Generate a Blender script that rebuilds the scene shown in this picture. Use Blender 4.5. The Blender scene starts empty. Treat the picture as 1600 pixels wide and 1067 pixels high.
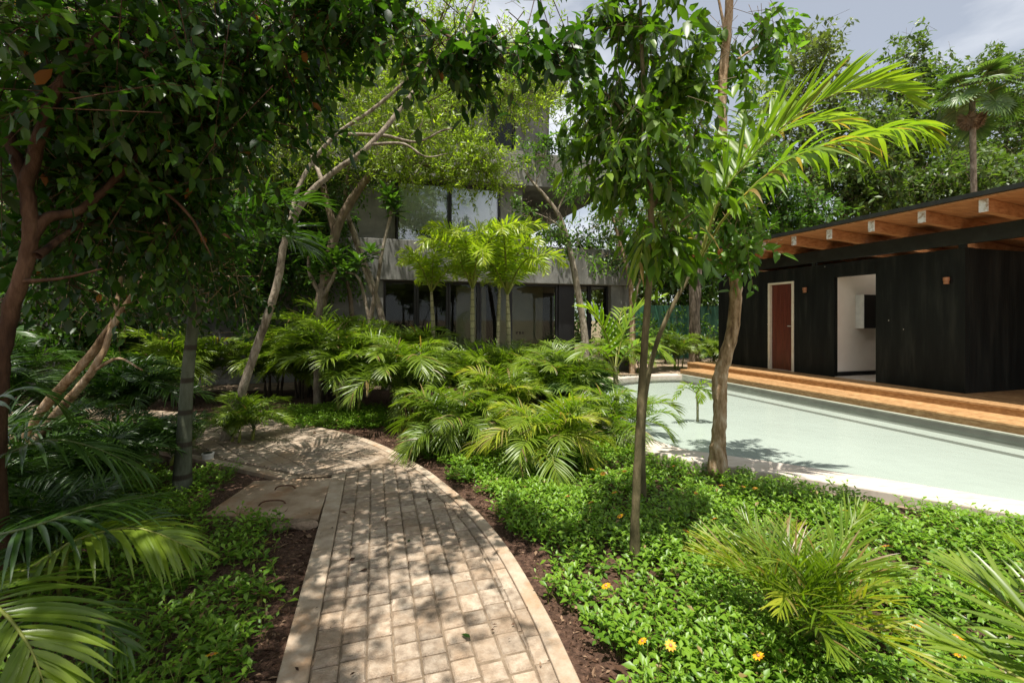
import bpy, math, random
import numpy as np
from mathutils import Vector, Matrix

R = math.radians
SC = bpy.context.scene
COL = SC.collection

# ------------------------------------------------------------------ camera
FPX, CX, HY, EYE = 711.0, 800.0, 498.0, 1.55      # measured from the photograph (1600 px wide)
cd = bpy.data.cameras.new('camera')
cam = bpy.data.objects.new('camera', cd)
COL.objects.link(cam)
cam.location = (0, 0, EYE)
cam.rotation_euler = (R(90), 0, 0)
cd.sensor_width = 36
cd.lens = FPX / 1600 * 36
cd.shift_y = -(533.5 - HY) / 1600
cd.clip_start = 0.05
cd.clip_end = 2000
cd.dof.use_dof = True
cd.dof.focus_distance = 6.0
cd.dof.aperture_fstop = 4.0
SC.camera = cam

# ------------------------------------------------------------------ sky, sun, exposure
SUN_AZ, SUN_EL = (-0.34, -0.94), R(75)
w = bpy.data.worlds.new('World')
SC.world = w
w.use_nodes = True
nt = w.node_tree
for n in list(nt.nodes):
    nt.nodes.remove(n)
out = nt.nodes.new('ShaderNodeOutputWorld')
bg = nt.nodes.new('ShaderNodeBackground')
sky = nt.nodes.new('ShaderNodeTexSky')
sky.sky_type = 'NISHITA'
sky.sun_disc = False
sky.sun_elevation = SUN_EL
sky.sun_rotation = math.atan2(SUN_AZ[0], SUN_AZ[1])
sky.air_density = 1.0
sky.dust_density = 1.2
tc = nt.nodes.new('ShaderNodeTexCoord')
mp = nt.nodes.new('ShaderNodeMapping')
mp.inputs['Scale'].default_value = (1.0, 1.0, 2.6)
mp.inputs['Location'].default_value = (0.35, 0.1, 0.2)
nz = nt.nodes.new('ShaderNodeTexNoise')
nz.inputs['Scale'].default_value = 1.7
nz.inputs['Detail'].default_value = 7
nz.inputs['Roughness'].default_value = 0.52
rp = nt.nodes.new('ShaderNodeValToRGB')
rp.color_ramp.elements[0].position = 0.40
rp.color_ramp.elements[0].color = (0.34, 0.34, 0.34, 1)
rp.color_ramp.elements[1].position = 0.58
rp.color_ramp.elements[1].color = (1, 1, 1, 1)
mx = nt.nodes.new('ShaderNodeMixRGB')
mx.inputs[2].default_value = (11.5, 11.8, 12.2, 1)
nt.links.new(tc.outputs['Generated'], mp.inputs['Vector'])
nt.links.new(mp.outputs[0], nz.inputs['Vector'])
nt.links.new(nz.outputs['Fac'], rp.inputs[0])
nt.links.new(rp.outputs[0], mx.inputs[0])
nt.links.new(sky.outputs[0], mx.inputs[1])
nt.links.new(mx.outputs[0], bg.inputs['Color'])
bg.inputs['Strength'].default_value = 0.055
nt.links.new(bg.outputs[0], out.inputs[0])

sd = bpy.data.lights.new('sun', 'SUN')
sd.energy = 5.0
sd.angle = R(0.53)
sd.color = (1.0, 0.95, 0.87)
sun = bpy.data.objects.new('sun', sd)
COL.objects.link(sun)
_h = Vector((SUN_AZ[0], SUN_AZ[1], 0)).normalized() * math.cos(SUN_EL)
sun.rotation_euler = Vector((_h.x, _h.y, math.sin(SUN_EL))).to_track_quat('Z', 'Y').to_euler()
sun.location = (0, 0, 30)

vs = SC.view_settings
vs.view_transform = 'Standard'
vs.look = 'None'
vs.exposure = 0.84
vs.gamma = 1.0
vs.use_curve_mapping = False
cy = SC.cycles
cy.max_bounces = 8
cy.diffuse_bounces = 4
cy.glossy_bounces = 3
cy.transmission_bounces = 5
cy.transparent_max_bounces = 10
cy.caustics_reflective = False
cy.caustics_refractive = False
cy.sample_clamp_indirect = 6.0
cy.use_denoising = True
SC.render.filter_size = 0.9
try:
    cy.denoiser = 'OPENIMAGEDENOISE'
    cy.denoising_input_passes = 'RGB_ALBEDO_NORMAL'
    cy.denoising_prefilter = 'NONE'
except Exception:
    pass

# ------------------------------------------------------------------ helpers
def at(px, py, Y):
    """world point seen at photograph pixel (px, py) at distance Y"""
    return np.array(((px - CX) / FPX * Y, Y, EYE + (HY - py) / FPX * Y))

def gr(px, py, z=0.0):
    """ground point (height z) seen at photograph pixel (px, py)"""
    Y = (EYE - z) * FPX / (py - HY)
    return np.array(((px - CX) / FPX * Y, Y, z))

def nrm(a):
    a = np.asarray(a, float)
    return a / np.maximum(np.linalg.norm(a, axis=-1, keepdims=True), 1e-9)

class MB:
    """collects geometry; build() links it as ONE mesh object"""
    def __init__(s):
        s.v, s.l, s.t, s.m, s.a, s.n = [], [], [], [], [], 0
    def add(s, verts, faces, mat=0, var=0.5):
        verts = np.asarray(verts, float).reshape(-1, 3)
        if isinstance(faces, np.ndarray):
            k = faces.shape[1]
            s.l.append((faces + s.n).ravel())
            s.t.append(np.full(len(faces), k))
            nf = len(faces)
        else:
            nf = len(faces)
            for f in faces:
                s.l.append(np.asarray(f) + s.n)
            s.t.append(np.array([len(f) for f in faces]))
        s.v.append(verts)
        s.m.append(np.full(nf, mat) if np.isscalar(mat) else np.asarray(mat))
        s.a.append(np.full(nf, var) if np.isscalar(var) else np.asarray(var))
        s.n += len(verts)
    def box(s, x0, x1, y0, y1, z0, z1, mat=0, var=0.5, fr=None):
        c = np.array([(x, y, z) for z in (z0, z1) for x, y in ((x0, y0), (x1, y0), (x1, y1), (x0, y1))], float)
        if fr is not None:
            c = fr(c)
        s.add(c, [(3, 2, 1, 0), (4, 5, 6, 7), (0, 1, 5, 4), (1, 2, 6, 5), (2, 3, 7, 6), (3, 0, 4, 7)], mat, var)
    def prism(s, poly, z0, z1, mat=0, var=0.5):
        n = len(poly)
        b = [(p[0], p[1], z0) for p in poly]
        t = [(p[0], p[1], z1) for p in poly]
        f = [tuple(range(n - 1, -1, -1)), tuple(range(n, 2 * n))]
        f += [(i, (i + 1) % n, n + (i + 1) % n, n + i) for i in range(n)]
        s.add(b + t, f, mat, var)
    def mesh(s, name, mats, smooth=False):
        me = bpy.data.meshes.new(name)
        V = np.concatenate(s.v)
        L = np.concatenate(s.l).astype(np.int32)
        T = np.concatenate(s.t).astype(np.int32)
        me.vertices.add(len(V))
        me.vertices.foreach_set('co', V.astype(np.float32).ravel())
        me.loops.add(len(L))
        me.loops.foreach_set('vertex_index', L)
        me.polygons.add(len(T))
        st = np.zeros(len(T), np.int32)
        st[1:] = np.cumsum(T)[:-1]
        me.polygons.foreach_set('loop_start', st)
        me.polygons.foreach_set('loop_total', T)
        me.polygons.foreach_set('material_index', np.concatenate(s.m).astype(np.int32))
        me.polygons.foreach_set('use_smooth', np.full(len(T), bool(smooth)))
        at_ = me.attributes.new('var', 'FLOAT', 'FACE')
        at_.data.foreach_set('value', np.concatenate(s.a).astype(np.float32))
        for m in (mats if isinstance(mats, (list, tuple)) else [mats]):
            me.materials.append(m)
        me.update(calc_edges=True)
        me.validate()
        return me
    def build(s, name, mats, parent=None, smooth=False, bevel=0.0, origin=None):
        if origin is not None:
            s.v = [v - np.asarray(origin, float) for v in s.v]
        o = bpy.data.objects.new(name, s.mesh(name, mats, smooth))
        COL.objects.link(o)
        if origin is not None and parent is None:
            o.location = origin
        if parent is not None:
            o.parent = parent
            if origin is None:      # geometry in world coordinates: undo the parent's place
                o.matrix_parent_inverse = Matrix.Translation(-Vector(parent_world(parent)))
        if bevel:
            b = o.modifiers.new('bevel', 'BEVEL')
            b.width = bevel
            b.segments = 2
            b.limit_method = 'ANGLE'
        return o

def parent_world(o):
    p = Vector((0, 0, 0))
    if o.parent is None:
        return o.location.copy()
    return Vector((0, 0, 0)) if o.type == 'MESH' else o.location.copy()

def tag(o, label, cat, group=None, kind=None):
    if label: o['label'] = label
    if cat: o['category'] = cat
    if group: o['group'] = group
    if kind: o['kind'] = kind
    return o

def empty(name, loc, label, cat, group=None):
    o = bpy.data.objects.new(name, None)
    o.empty_display_size = 0.2
    o.location = tuple(float(c) for c in loc)
    COL.objects.link(o)
    return tag(o, label, cat, group)

def struct(o):
    o['kind'] = 'structure'
    return o

def tube(mb, pts, radii, k=8, mat=0, var=0.5, cap=True, lump=0.0, rng=None):
    P = np.asarray(pts, float)
    n = len(P)
    r = np.interp(np.linspace(0, 1, n), np.linspace(0, 1, len(np.atleast_1d(radii))), np.atleast_1d(radii))
    T = np.gradient(P, axis=0)
    T = nrm(T)
    u = np.cross(T[0], (0.31, 0.9, 0.2))
    u /= np.linalg.norm(u)
    ang = np.linspace(0, 2 * math.pi, k, endpoint=False)
    V = np.zeros((n, k, 3))
    for i in range(n):
        u = u - T[i] * np.dot(u, T[i])
        u /= np.linalg.norm(u)
        b = np.cross(T[i], u)
        rr = r[i] * np.ones(k)
        if lump:
            rr = rr * (1 + lump * (rng.random(k) - 0.5))
        V[i] = P[i] + rr[:, None] * (np.cos(ang)[:, None] * u + np.sin(ang)[:, None] * b)
    idx = np.arange(n * k).reshape(n, k)
    a, b_ = idx[:-1], idx[1:]
    F = np.stack([a, np.roll(a, -1, 1), np.roll(b_, -1, 1), b_], -1).reshape(-1, 4)
    mb.add(V.reshape(-1, 3), F, mat, var)
    if cap:
        mb.add(V[-1], [tuple(range(k))], mat, var)

def spline(pts, n=24):
    """Catmull-Rom through the points"""
    P = np.asarray(pts, float)
    if len(P) == 2:
        return P[0] + np.linspace(0, 1, n)[:, None] * (P[1] - P[0])
    Q = np.vstack([2 * P[0] - P[1], P, 2 * P[-1] - P[-2]])
    s = np.linspace(0, len(P) - 1 - 1e-6, n)
    i = s.astype(int)
    t = (s - i)[:, None]
    p0, p1, p2, p3 = Q[i], Q[i + 1], Q[i + 2], Q[i + 3]
    return 0.5 * (2 * p1 + (p2 - p0) * t + (2 * p0 - 5 * p1 + 4 * p2 - p3) * t ** 2 + (3 * p1 - p0 - 3 * p2 + p3) * t ** 3)

# ------------------------------------------------------------------ materials
def mat_new(name):
    m = bpy.data.materials.new(name)
    m.use_nodes = True
    t = m.node_tree
    for n in list(t.nodes):
        t.nodes.remove(n)
    o = t.nodes.new('ShaderNodeOutputMaterial')
    return m, t, o

def N(t, kind, **kw):
    n = t.nodes.new('ShaderNode' + kind)
    for k, v in kw.items():
        setattr(n, k, v)
    return n

def ramp(t, src, stops):
    r = N(t, 'ValToRGB')
    e = r.color_ramp.elements
    while len(e) < len(stops):
        e.new(0.5)
    for el, (p, c) in zip(e, stops):
        el.position = p
        el.color = (*c, 1)
    t.links.new(src, r.inputs[0])
    return r.outputs[0]

def surf(name, stops, scale=6.0, rough=0.8, bump=0.3, bscale=60.0, detail=6, stretch=(1, 1, 1), spec=0.3, varmix=0.0, bdist=0.01, dirt=None):
    """noise coloured solid surface: stops = [(pos, rgb)...]"""
    m, t, o = mat_new(name)
    tc = N(t, 'TexCoord')
    mp = N(t, 'Mapping')
    mp.inputs['Scale'].default_value = stretch
    t.links.new(tc.outputs['Object'], mp.inputs[0])
    nz = N(t, 'TexNoise')
    nz.inputs['Scale'].default_value = scale
    nz.inputs['Detail'].default_value = detail
    nz.inputs['Roughness'].default_value = 0.62
    t.links.new(mp.outputs[0], nz.inputs['Vector'])
    c = ramp(t, nz.outputs['Fac'], stops)
    if varmix:
        a = N(t, 'Attribute', attribute_name='var')
        mr = N(t, 'MapRange')
        mr.inputs['To Min'].default_value = 1 - varmix
        mr.inputs['To Max'].default_value = 1 + varmix
        t.links.new(a.outputs['Fac'], mr.inputs['Value'])
        mm = N(t, 'VectorMath', operation='SCALE')
        t.links.new(c, mm.inputs[0])
        t.links.new(mr.outputs[0], mm.inputs['Scale'])
        c = mm.outputs[0]
    if dirt:
        n3 = N(t, 'TexNoise')
        n3.inputs['Scale'].default_value = dirt[0]
        n3.inputs['Detail'].default_value = 8
        n3.inputs['Roughness'].default_value = 0.7
        m3 = N(t, 'Mapping')
        m3.inputs['Scale'].default_value = dirt[4] if len(dirt) > 4 else (1, 1, 1)
        t.links.new(tc.outputs['Object'], m3.inputs[0])
        t.links.new(m3.outputs[0], n3.inputs['Vector'])
        f = ramp(t, n3.outputs['Fac'], [(dirt[1], (0, 0, 0)), (dirt[2], (1, 1, 1))])
        mx = N(t, 'MixRGB')
        t.links.new(f, mx.inputs[0])
        t.links.new(c, mx.inputs[1])
        mx.inputs[2].default_value = (*dirt[3], 1)
        c = mx.outputs[0]
    p = N(t, 'BsdfPrincipled')
    t.links.new(c, p.inputs['Base Color'])
    p.inputs['Roughness'].default_value = rough
    p.inputs['Specular IOR Level'].default_value = spec
    if bump:
        n2 = N(t, 'TexNoise')
        n2.inputs['Scale'].default_value = bscale
        n2.inputs['Detail'].default_value = 5
        t.links.new(mp.outputs[0], n2.inputs['Vector'])
        b = N(t, 'Bump')
        b.inputs['Strength'].default_value = bump
        b.inputs['Distance'].default_value = bdist
        t.links.new(n2.outputs['Fac'], b.inputs['Height'])
        t.links.new(b.outputs[0], p.inputs['Normal'])
    t.links.new(p.outputs[0], o.inputs[0])
    return m

def leafmat(name, lo, mid, hi, trans=0.35, rough=0.42, spec=0.45, ttint=(1.12, 1.25, 0.42), extra=None):
    """thin leaf: varies leaf by leaf, glossy on top, lets light through"""
    m, t, o = mat_new(name)
    a = N(t, 'Attribute', attribute_name='var')
    wm = lambda c: (c[0] * 1.12, c[1] * 1.0, c[2] * 0.9) if c[1] > c[0] else c
    lo, mid, hi = wm(lo), wm(mid), wm(hi)
    stops = [(0.0, lo), (0.5, mid), (0.93 if extra else 1.0, hi)]
    if extra:
        stops += [(0.965, extra)]
    c = ramp(t, a.outputs['Fac'], stops)
    p = N(t, 'BsdfPrincipled')
    t.links.new(c, p.inputs['Base Color'])
    p.inputs['Roughness'].default_value = rough
    p.inputs['Specular IOR Level'].default_value = spec
    tr = N(t, 'BsdfTranslucent')
    mu = N(t, 'MixRGB', blend_type='MULTIPLY')
    mu.inputs[0].default_value = 1
    t.links.new(c, mu.inputs[1])
    mu.inputs[2].default_value = (ttint[0] * 1.6, ttint[1] * 1.6, ttint[2] * 1.6, 1)
    t.links.new(mu.outputs[0], tr.inputs['Color'])
    ms = N(t, 'MixShader')
    ms.inputs[0].default_value = trans
    t.links.new(p.outputs[0], ms.inputs[1])
    t.links.new(tr.outputs[0], ms.inputs[2])
    t.links.new(ms.outputs[0], o.inputs[0])
    return m

def barkmat(name, stops, scale=9, stretch=(1, 1, 0.35), bump=0.6, bscale=26, rings=0.0, ringc=None):
    m = surf(name, stops, scale=scale, rough=0.85, bump=bump, bscale=bscale, stretch=stretch, spec=0.2, bdist=0.02)
    if rings:
        t = m.node_tree
        p = next(n for n in t.nodes if n.type == 'BSDF_PRINCIPLED')
        src = p.inputs['Base Color'].links[0].from_socket
        tc = N(t, 'TexCoord')
        wv = N(t, 'TexWave', bands_direction='Z')
        wv.inputs['Scale'].default_value = rings
        wv.inputs['Distortion'].default_value = 0.6
        t.links.new(tc.outputs['Object'], wv.inputs['Vector'])
        f = ramp(t, wv.outputs['Fac'], [(0.9, (0, 0, 0)), (0.97, (1, 1, 1))])
        mx = N(t, 'MixRGB')
        t.links.new(f, mx.inputs[0])
        t.links.new(src, mx.inputs[1])
        mx.inputs[2].default_value = (*ringc, 1)
        t.links.new(mx.outputs[0], p.inputs['Base Color'])
    return m

M = {}
M['soil'] = surf('red_brown_soil', [(0.3, (0.035, 0.018, 0.011)), (0.5, (0.085, 0.045, 0.028)), (0.68, (0.16, 0.09, 0.058)), (0.8, (0.27, 0.18, 0.12))], scale=38, rough=0.95, bump=1.0, bscale=90, bdist=0.03)
M['sand'] = surf('sandy_ground', [(0.3, (0.16, 0.105, 0.065)), (0.5, (0.30, 0.22, 0.145)), (0.7, (0.42, 0.32, 0.22))], scale=5, rough=0.95, bump=0.8, bscale=50, bdist=0.03)
M['paver'] = surf('sandstone_paver', [(0.28, (0.165, 0.122, 0.086)), (0.5, (0.285, 0.225, 0.166)), (0.72, (0.39, 0.325, 0.25))], scale=22, rough=0.9, bump=1.0, bscale=130, varmix=0.36, bdist=0.006, dirt=(1.7, 0.46, 0.72, (0.29, 0.195, 0.118)))
M['joint'] = surf('joint_sand', [(0.3, (0.08, 0.058, 0.036)), (0.5, (0.17, 0.125, 0.082)), (0.7, (0.25, 0.19, 0.13))], scale=14, rough=0.95, bump=0.6, bscale=200)
M['kerb'] = surf('concrete_kerb', [(0.3, (0.24, 0.18, 0.12)), (0.5, (0.35, 0.275, 0.20)), (0.7, (0.43, 0.355, 0.27))], scale=9, rough=0.88, bump=0.4, bscale=120, bdist=0.006, dirt=(3.2, 0.5, 0.7, (0.30, 0.18, 0.095)))
M['slab'] = surf('rust_stained_concrete', [(0.3, (0.20, 0.135, 0.085)), (0.5, (0.31, 0.225, 0.15)), (0.7, (0.40, 0.31, 0.225))], scale=5, rough=0.9, bump=0.4, bscale=90, bdist=0.006, dirt=(2.6, 0.48, 0.7, (0.24, 0.125, 0.06)))
M['stone'] = surf('rubble_stone', [(0.3, (0.13, 0.09, 0.06)), (0.7, (0.30, 0.22, 0.15))], scale=12, rough=0.9, bump=0.8, bscale=40, bdist=0.02)
M['rebar'] = surf('rusty_rebar', [(0.3, (0.05, 0.025, 0.015)), (0.7, (0.13, 0.06, 0.03))], scale=40, rough=0.8)
M['concrete'] = surf('board_marked_concrete', [(0.25, (0.115, 0.114, 0.105)), (0.5, (0.19, 0.187, 0.17)), (0.75, (0.27, 0.262, 0.24))], scale=1.6, rough=0.9, bump=0.3, bscale=30, detail=10, stretch=(1, 1, 1.6), bdist=0.01, dirt=(1.6, 0.5, 0.66, (0.095, 0.092, 0.078), (1.4, 1.4, 0.22)))
M['coping'] = surf('pale_limestone', [(0.3, (0.40, 0.33, 0.26)), (0.5, (0.48, 0.415, 0.35)), (0.7, (0.53, 0.475, 0.415))], scale=7, rough=0.75, bump=0.25, bscale=70, bdist=0.005, stretch=(1, 3, 1))
M['plaster'] = surf('pool_plaster', [(0.3, (0.355, 0.352, 0.325)), (0.7, (0.395, 0.392, 0.364))], scale=0.8, rough=0.8, bump=0)
M['poolwall'] = surf('grey_pool_wall', [(0.3, (0.24, 0.25, 0.20)), (0.7, (0.36, 0.37, 0.30))], scale=6, rough=0.8, bump=0.2)
M['black'] = surf('black_stained_plywood', [(0.3, (0.004, 0.0045, 0.004)), (0.5, (0.009, 0.010, 0.0085)), (0.72, (0.026, 0.027, 0.022))], scale=5, rough=0.6, bump=0.6, bscale=30, stretch=(1, 1, 0.12), spec=0.14, detail=9, bdist=0.005)
def specks(m, scale, size, col):
    t = m.node_tree
    p = next(n for n in t.nodes if n.type == 'BSDF_PRINCIPLED')
    src = p.inputs['Base Color'].links[0].from_socket
    tc = N(t, 'TexCoord')
    vo = N(t, 'TexVoronoi')
    vo.inputs['Scale'].default_value = scale
    t.links.new(tc.outputs['Object'], vo.inputs['Vector'])
    lt = N(t, 'Math', operation='LESS_THAN')
    lt.inputs[1].default_value = size
    t.links.new(vo.outputs['Distance'], lt.inputs[0])
    mx = N(t, 'MixRGB')
    t.links.new(lt.outputs[0], mx.inputs[0])
    t.links.new(src, mx.inputs[1])
    mx.inputs[2].default_value = (*col, 1)
    t.links.new(mx.outputs[0], p.inputs['Base Color'])
specks(M['black'], 2.3, 0.03, (0.32, 0.30, 0.26))
M['blackbeam'] = surf('black_painted_beam', [(0.3, (0.008, 0.009, 0.007)), (0.7, (0.02, 0.022, 0.018))], scale=6, rough=0.5, bump=0.2, spec=0.35)
M['white'] = surf('white_plaster', [(0.3, (0.74, 0.66, 0.57)), (0.7, (0.82, 0.75, 0.66))], scale=2, rough=0.85, bump=0.1)
M['frame'] = surf('cream_door_frame', [(0.3, (0.55, 0.48, 0.36)), (0.7, (0.66, 0.60, 0.48))], scale=9, rough=0.6, bump=0.1)
M['redwood'] = surf('red_mahogany', [(0.3, (0.055, 0.012, 0.007)), (0.5, (0.10, 0.021, 0.012)), (0.75, (0.15, 0.036, 0.02))], scale=7, rough=0.35, bump=0.15, stretch=(6, 6, 0.4), spec=0.5)
M['deckwood'] = surf('orange_hardwood_deck', [(0.28, (0.22, 0.113, 0.043)), (0.5, (0.345, 0.195, 0.082)), (0.75, (0.48, 0.305, 0.15))], scale=3.2, rough=0.5, bump=0.15, stretch=(4, 4, 9), spec=0.4, varmix=0.2)
M['beamwood'] = surf('orange_pine_beam', [(0.28, (0.26, 0.10, 0.036)), (0.5, (0.43, 0.195, 0.08)), (0.75, (0.55, 0.29, 0.14))], scale=4, rough=0.55, bump=0.2, stretch=(1, 6, 6), varmix=0.12)
M['endpaint'] = surf('flaking_white_paint', [(0.38, (0.35, 0.25, 0.17)), (0.5, (0.62, 0.59, 0.54)), (0.7, (0.75, 0.73, 0.70))], scale=16, rough=0.7, bump=0.3)
M['metal'] = surf('dark_aluminium', [(0.3, (0.008, 0.008, 0.008)), (0.7, (0.015, 0.015, 0.015))], scale=3, rough=0.4, bump=0)
M['copper'] = surf('bronze_fitting', [(0.3, (0.24, 0.10, 0.045)), (0.7, (0.42, 0.19, 0.09))], scale=8, rough=0.4, bump=0)
M['steel'] = surf('brushed_steel', [(0.3, (0.5, 0.5, 0.48)), (0.7, (0.65, 0.65, 0.62))], scale=8, rough=0.3, bump=0)
M['greenfence'] = surf('green_sheet_metal', [(0.3, (0.018, 0.075, 0.042)), (0.7, (0.04, 0.13, 0.07))], scale=3, rough=0.55, bump=0.1)
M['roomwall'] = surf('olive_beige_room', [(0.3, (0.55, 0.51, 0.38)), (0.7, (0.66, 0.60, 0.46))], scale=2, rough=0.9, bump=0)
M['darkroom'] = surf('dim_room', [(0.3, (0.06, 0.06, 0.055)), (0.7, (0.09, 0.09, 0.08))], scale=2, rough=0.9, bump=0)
M['pvc'] = surf('white_plastic', [(0.3, (0.55, 0.53, 0.48)), (0.7, (0.70, 0.68, 0.63))], scale=14, rough=0.5, bump=0.1)

def glassmat(name, refl, tint, rgh=0.02):
    m, t, o = mat_new(name)
    tr = N(t, 'BsdfTransparent')
    tr.inputs[0].default_value = (*tint, 1)
    gl = N(t, 'BsdfGlossy')
    gl.inputs['Roughness'].default_value = rgh
    gl.inputs['Color'].default_value = (0.9, 0.93, 0.95, 1)
    fr = N(t, 'Fresnel')
    fr.inputs[0].default_value = 1.5
    ad = N(t, 'Math', operation='ADD')
    ad.inputs[1].default_value = refl
    t.links.new(fr.outputs[0], ad.inputs[0])
    ms = N(t, 'MixShader')
    t.links.new(ad.outputs[0], ms.inputs[0])
    t.links.new(tr.outputs[0], ms.inputs[1])
    t.links.new(gl.outputs[0], ms.inputs[2])
    t.links.new(ms.outputs[0], o.inputs[0])
    return m, t, gl, fr
M['glass'] = glassmat('window_glass', -0.025, (0.72, 0.75, 0.70))[0]
M['clearglass'] = glassmat('clear_glass', 0.10, (0.92, 0.94, 0.95))[0]
M['reflection_panel'] = surf('pale_sky_reflection', [(0.3, (0.80, 0.84, 0.88)), (0.7, (0.86, 0.89, 0.92))], scale=2, rough=0.9, bump=0)  # pale panel colour stands in for sky reflected in the upper window
mw, t_, gl_, fr_ = glassmat('pool_water', -0.01, (0.90, 0.975, 0.945), 0.22)
fr_.inputs[0].default_value = 1.2
nz_ = N(t_, 'TexNoise')
nz_.inputs['Scale'].default_value = 5.0
nz_.inputs['Detail'].default_value = 4
tc_ = N(t_, 'TexCoord')
t_.links.new(tc_.outputs['Object'], nz_.inputs['Vector'])
bp_ = N(t_, 'Bump')
bp_.inputs['Strength'].default_value = 0.16
bp_.inputs['Distance'].default_value = 0.03
t_.links.new(nz_.outputs['Fac'], bp_.inputs['Height'])
t_.links.new(bp_.outputs[0], gl_.inputs['Normal'])
t_.links.new(bp_.outputs[0], fr_.inputs['Normal'])
M['water'] = mw

mf, tf_, of_ = mat_new('frosted_light_panel')  # diffusing pane for the added roof opening
tl_ = N(tf_, 'BsdfTranslucent')
tl_.inputs[0].default_value = (0.85, 0.84, 0.8, 1)
tf_.links.new(tl_.outputs[0], of_.inputs[0])
M['frosted'] = mf
# leaves
M['lf_dark'] = leafmat('dark_glossy_leaf', (0.009, 0.030, 0.004), (0.020, 0.063, 0.008), (0.075, 0.175, 0.018), trans=0.40, spec=0.38, extra=(0.20, 0.075, 0.02))
M['lf_mid'] = leafmat('mid_green_leaf', (0.025, 0.065, 0.012), (0.045, 0.115, 0.018), (0.09, 0.19, 0.03), trans=0.38)
M['lf_bright'] = leafmat('bright_green_leaf', (0.04, 0.10, 0.014), (0.075, 0.17, 0.022), (0.14, 0.25, 0.04), trans=0.45)
M['lf_olive'] = leafmat('olive_small_leaf', (0.085, 0.145, 0.015), (0.17, 0.265, 0.026), (0.31, 0.42, 0.045), trans=0.5)
M['lf_far'] = leafmat('far_tree_leaf', (0.028, 0.062, 0.014), (0.06, 0.115, 0.024), (0.115, 0.185, 0.042), trans=0.36)
M['lf_farpale'] = leafmat('pale_far_leaf', (0.05, 0.085, 0.03), (0.085, 0.13, 0.045), (0.14, 0.19, 0.07), trans=0.3)
M['lf_mango'] = leafmat('drooping_glossy_leaf', (0.024, 0.062, 0.007), (0.056, 0.125, 0.012), (0.15, 0.26, 0.022), trans=0.48, rough=0.38)
M['lf_cover'] = leafmat('ground_cover_leaf', (0.024, 0.074, 0.007), (0.076, 0.182, 0.013), (0.165, 0.31, 0.028), trans=0.36, rough=0.42, spec=0.45, extra=(0.24, 0.17, 0.06))
M['lf_plum'] = leafmat('plumeria_leaf', (0.03, 0.08, 0.014), (0.05, 0.125, 0.02), (0.085, 0.18, 0.03), trans=0.3)
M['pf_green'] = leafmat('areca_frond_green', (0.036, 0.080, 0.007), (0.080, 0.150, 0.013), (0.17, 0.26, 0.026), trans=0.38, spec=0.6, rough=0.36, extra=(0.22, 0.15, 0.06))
M['pf_shaded'] = leafmat('areca_frond_shaded', (0.010, 0.030, 0.005), (0.019, 0.056, 0.008), (0.05, 0.115, 0.015), trans=0.32, spec=0.55, rough=0.36)  # darker copy of the areca green, shade put into the colour
M['pf_yellow'] = leafmat('areca_frond_yellow', (0.06, 0.125, 0.012), (0.14, 0.225, 0.018), (0.32, 0.36, 0.035), trans=0.42, extra=(0.24, 0.20, 0.06))
M['pf_fox'] = leafmat('foxtail_frond', (0.085, 0.16, 0.014), (0.17, 0.27, 0.022), (0.32, 0.40, 0.035), trans=0.44, spec=0.6, rough=0.36)
M['pf_broad'] = leafmat('broad_palm_leaflet', (0.05, 0.115, 0.010), (0.095, 0.185, 0.015), (0.20, 0.28, 0.028), trans=0.46, extra=(0.24, 0.16, 0.045))
M['pf_dry'] = leafmat('dry_frond', (0.10, 0.065, 0.04), (0.19, 0.13, 0.085), (0.30, 0.23, 0.16), trans=0.2, rough=0.8, spec=0.1, ttint=(1, 0.9, 0.7))
M['pf_fan'] = leafmat('fan_palm_leaf', (0.03, 0.075, 0.018), (0.06, 0.125, 0.03), (0.12, 0.20, 0.06), trans=0.3, rough=0.4)
M['rachis'] = surf('green_yellow_rachis', [(0.3, (0.10, 0.13, 0.02)), (0.7, (0.24, 0.24, 0.05))], scale=8, rough=0.45, bump=0)
M['rachis_dk'] = surf('dark_green_rachis', [(0.3, (0.035, 0.06, 0.012)), (0.7, (0.08, 0.10, 0.025))], scale=8, rough=0.45, bump=0)
M['petal'] = leafmat('orange_yellow_petal', (0.62, 0.27, 0.01), (0.75, 0.38, 0.015), (0.82, 0.48, 0.02), trans=0.3, ttint=(0.6, 0.6, 0.6))
M['chip'] = leafmat('leaf_litter', (0.03, 0.016, 0.01), (0.095, 0.052, 0.032), (0.27, 0.18, 0.115), trans=0.05, rough=0.9, spec=0.1)
# bark
M['bk_red'] = barkmat('red_brown_bark', [(0.3, (0.02, 0.010, 0.006)), (0.5, (0.06, 0.031, 0.017)), (0.7, (0.13, 0.075, 0.045))], bump=1.0)
M['bk_pale'] = barkmat('pale_grey_bark', [(0.32, (0.085, 0.066, 0.046)), (0.48, (0.20, 0.163, 0.118)), (0.6, (0.29, 0.245, 0.185)), (0.72, (0.40, 0.355, 0.285))], scale=13, bump=1.0, bscale=36)
M['bk_grey'] = barkmat('grey_brown_bark', [(0.3, (0.07, 0.05, 0.032)), (0.5, (0.14, 0.105, 0.07)), (0.7, (0.23, 0.18, 0.13))])
M['bk_mottled'] = barkmat('mottled_brown_bark', [(0.34, (0.10, 0.06, 0.03)), (0.47, (0.27, 0.18, 0.10)), (0.58, (0.38, 0.28, 0.185)), (0.7, (0.52, 0.43, 0.33))], scale=16, bump=1.0, bscale=34)
M['bk_slim'] = barkmat('olive_brown_stem', [(0.3, (0.05, 0.043, 0.02)), (0.5, (0.10, 0.085, 0.042)), (0.7, (0.19, 0.15, 0.085))], scale=16, rings=0)
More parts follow.
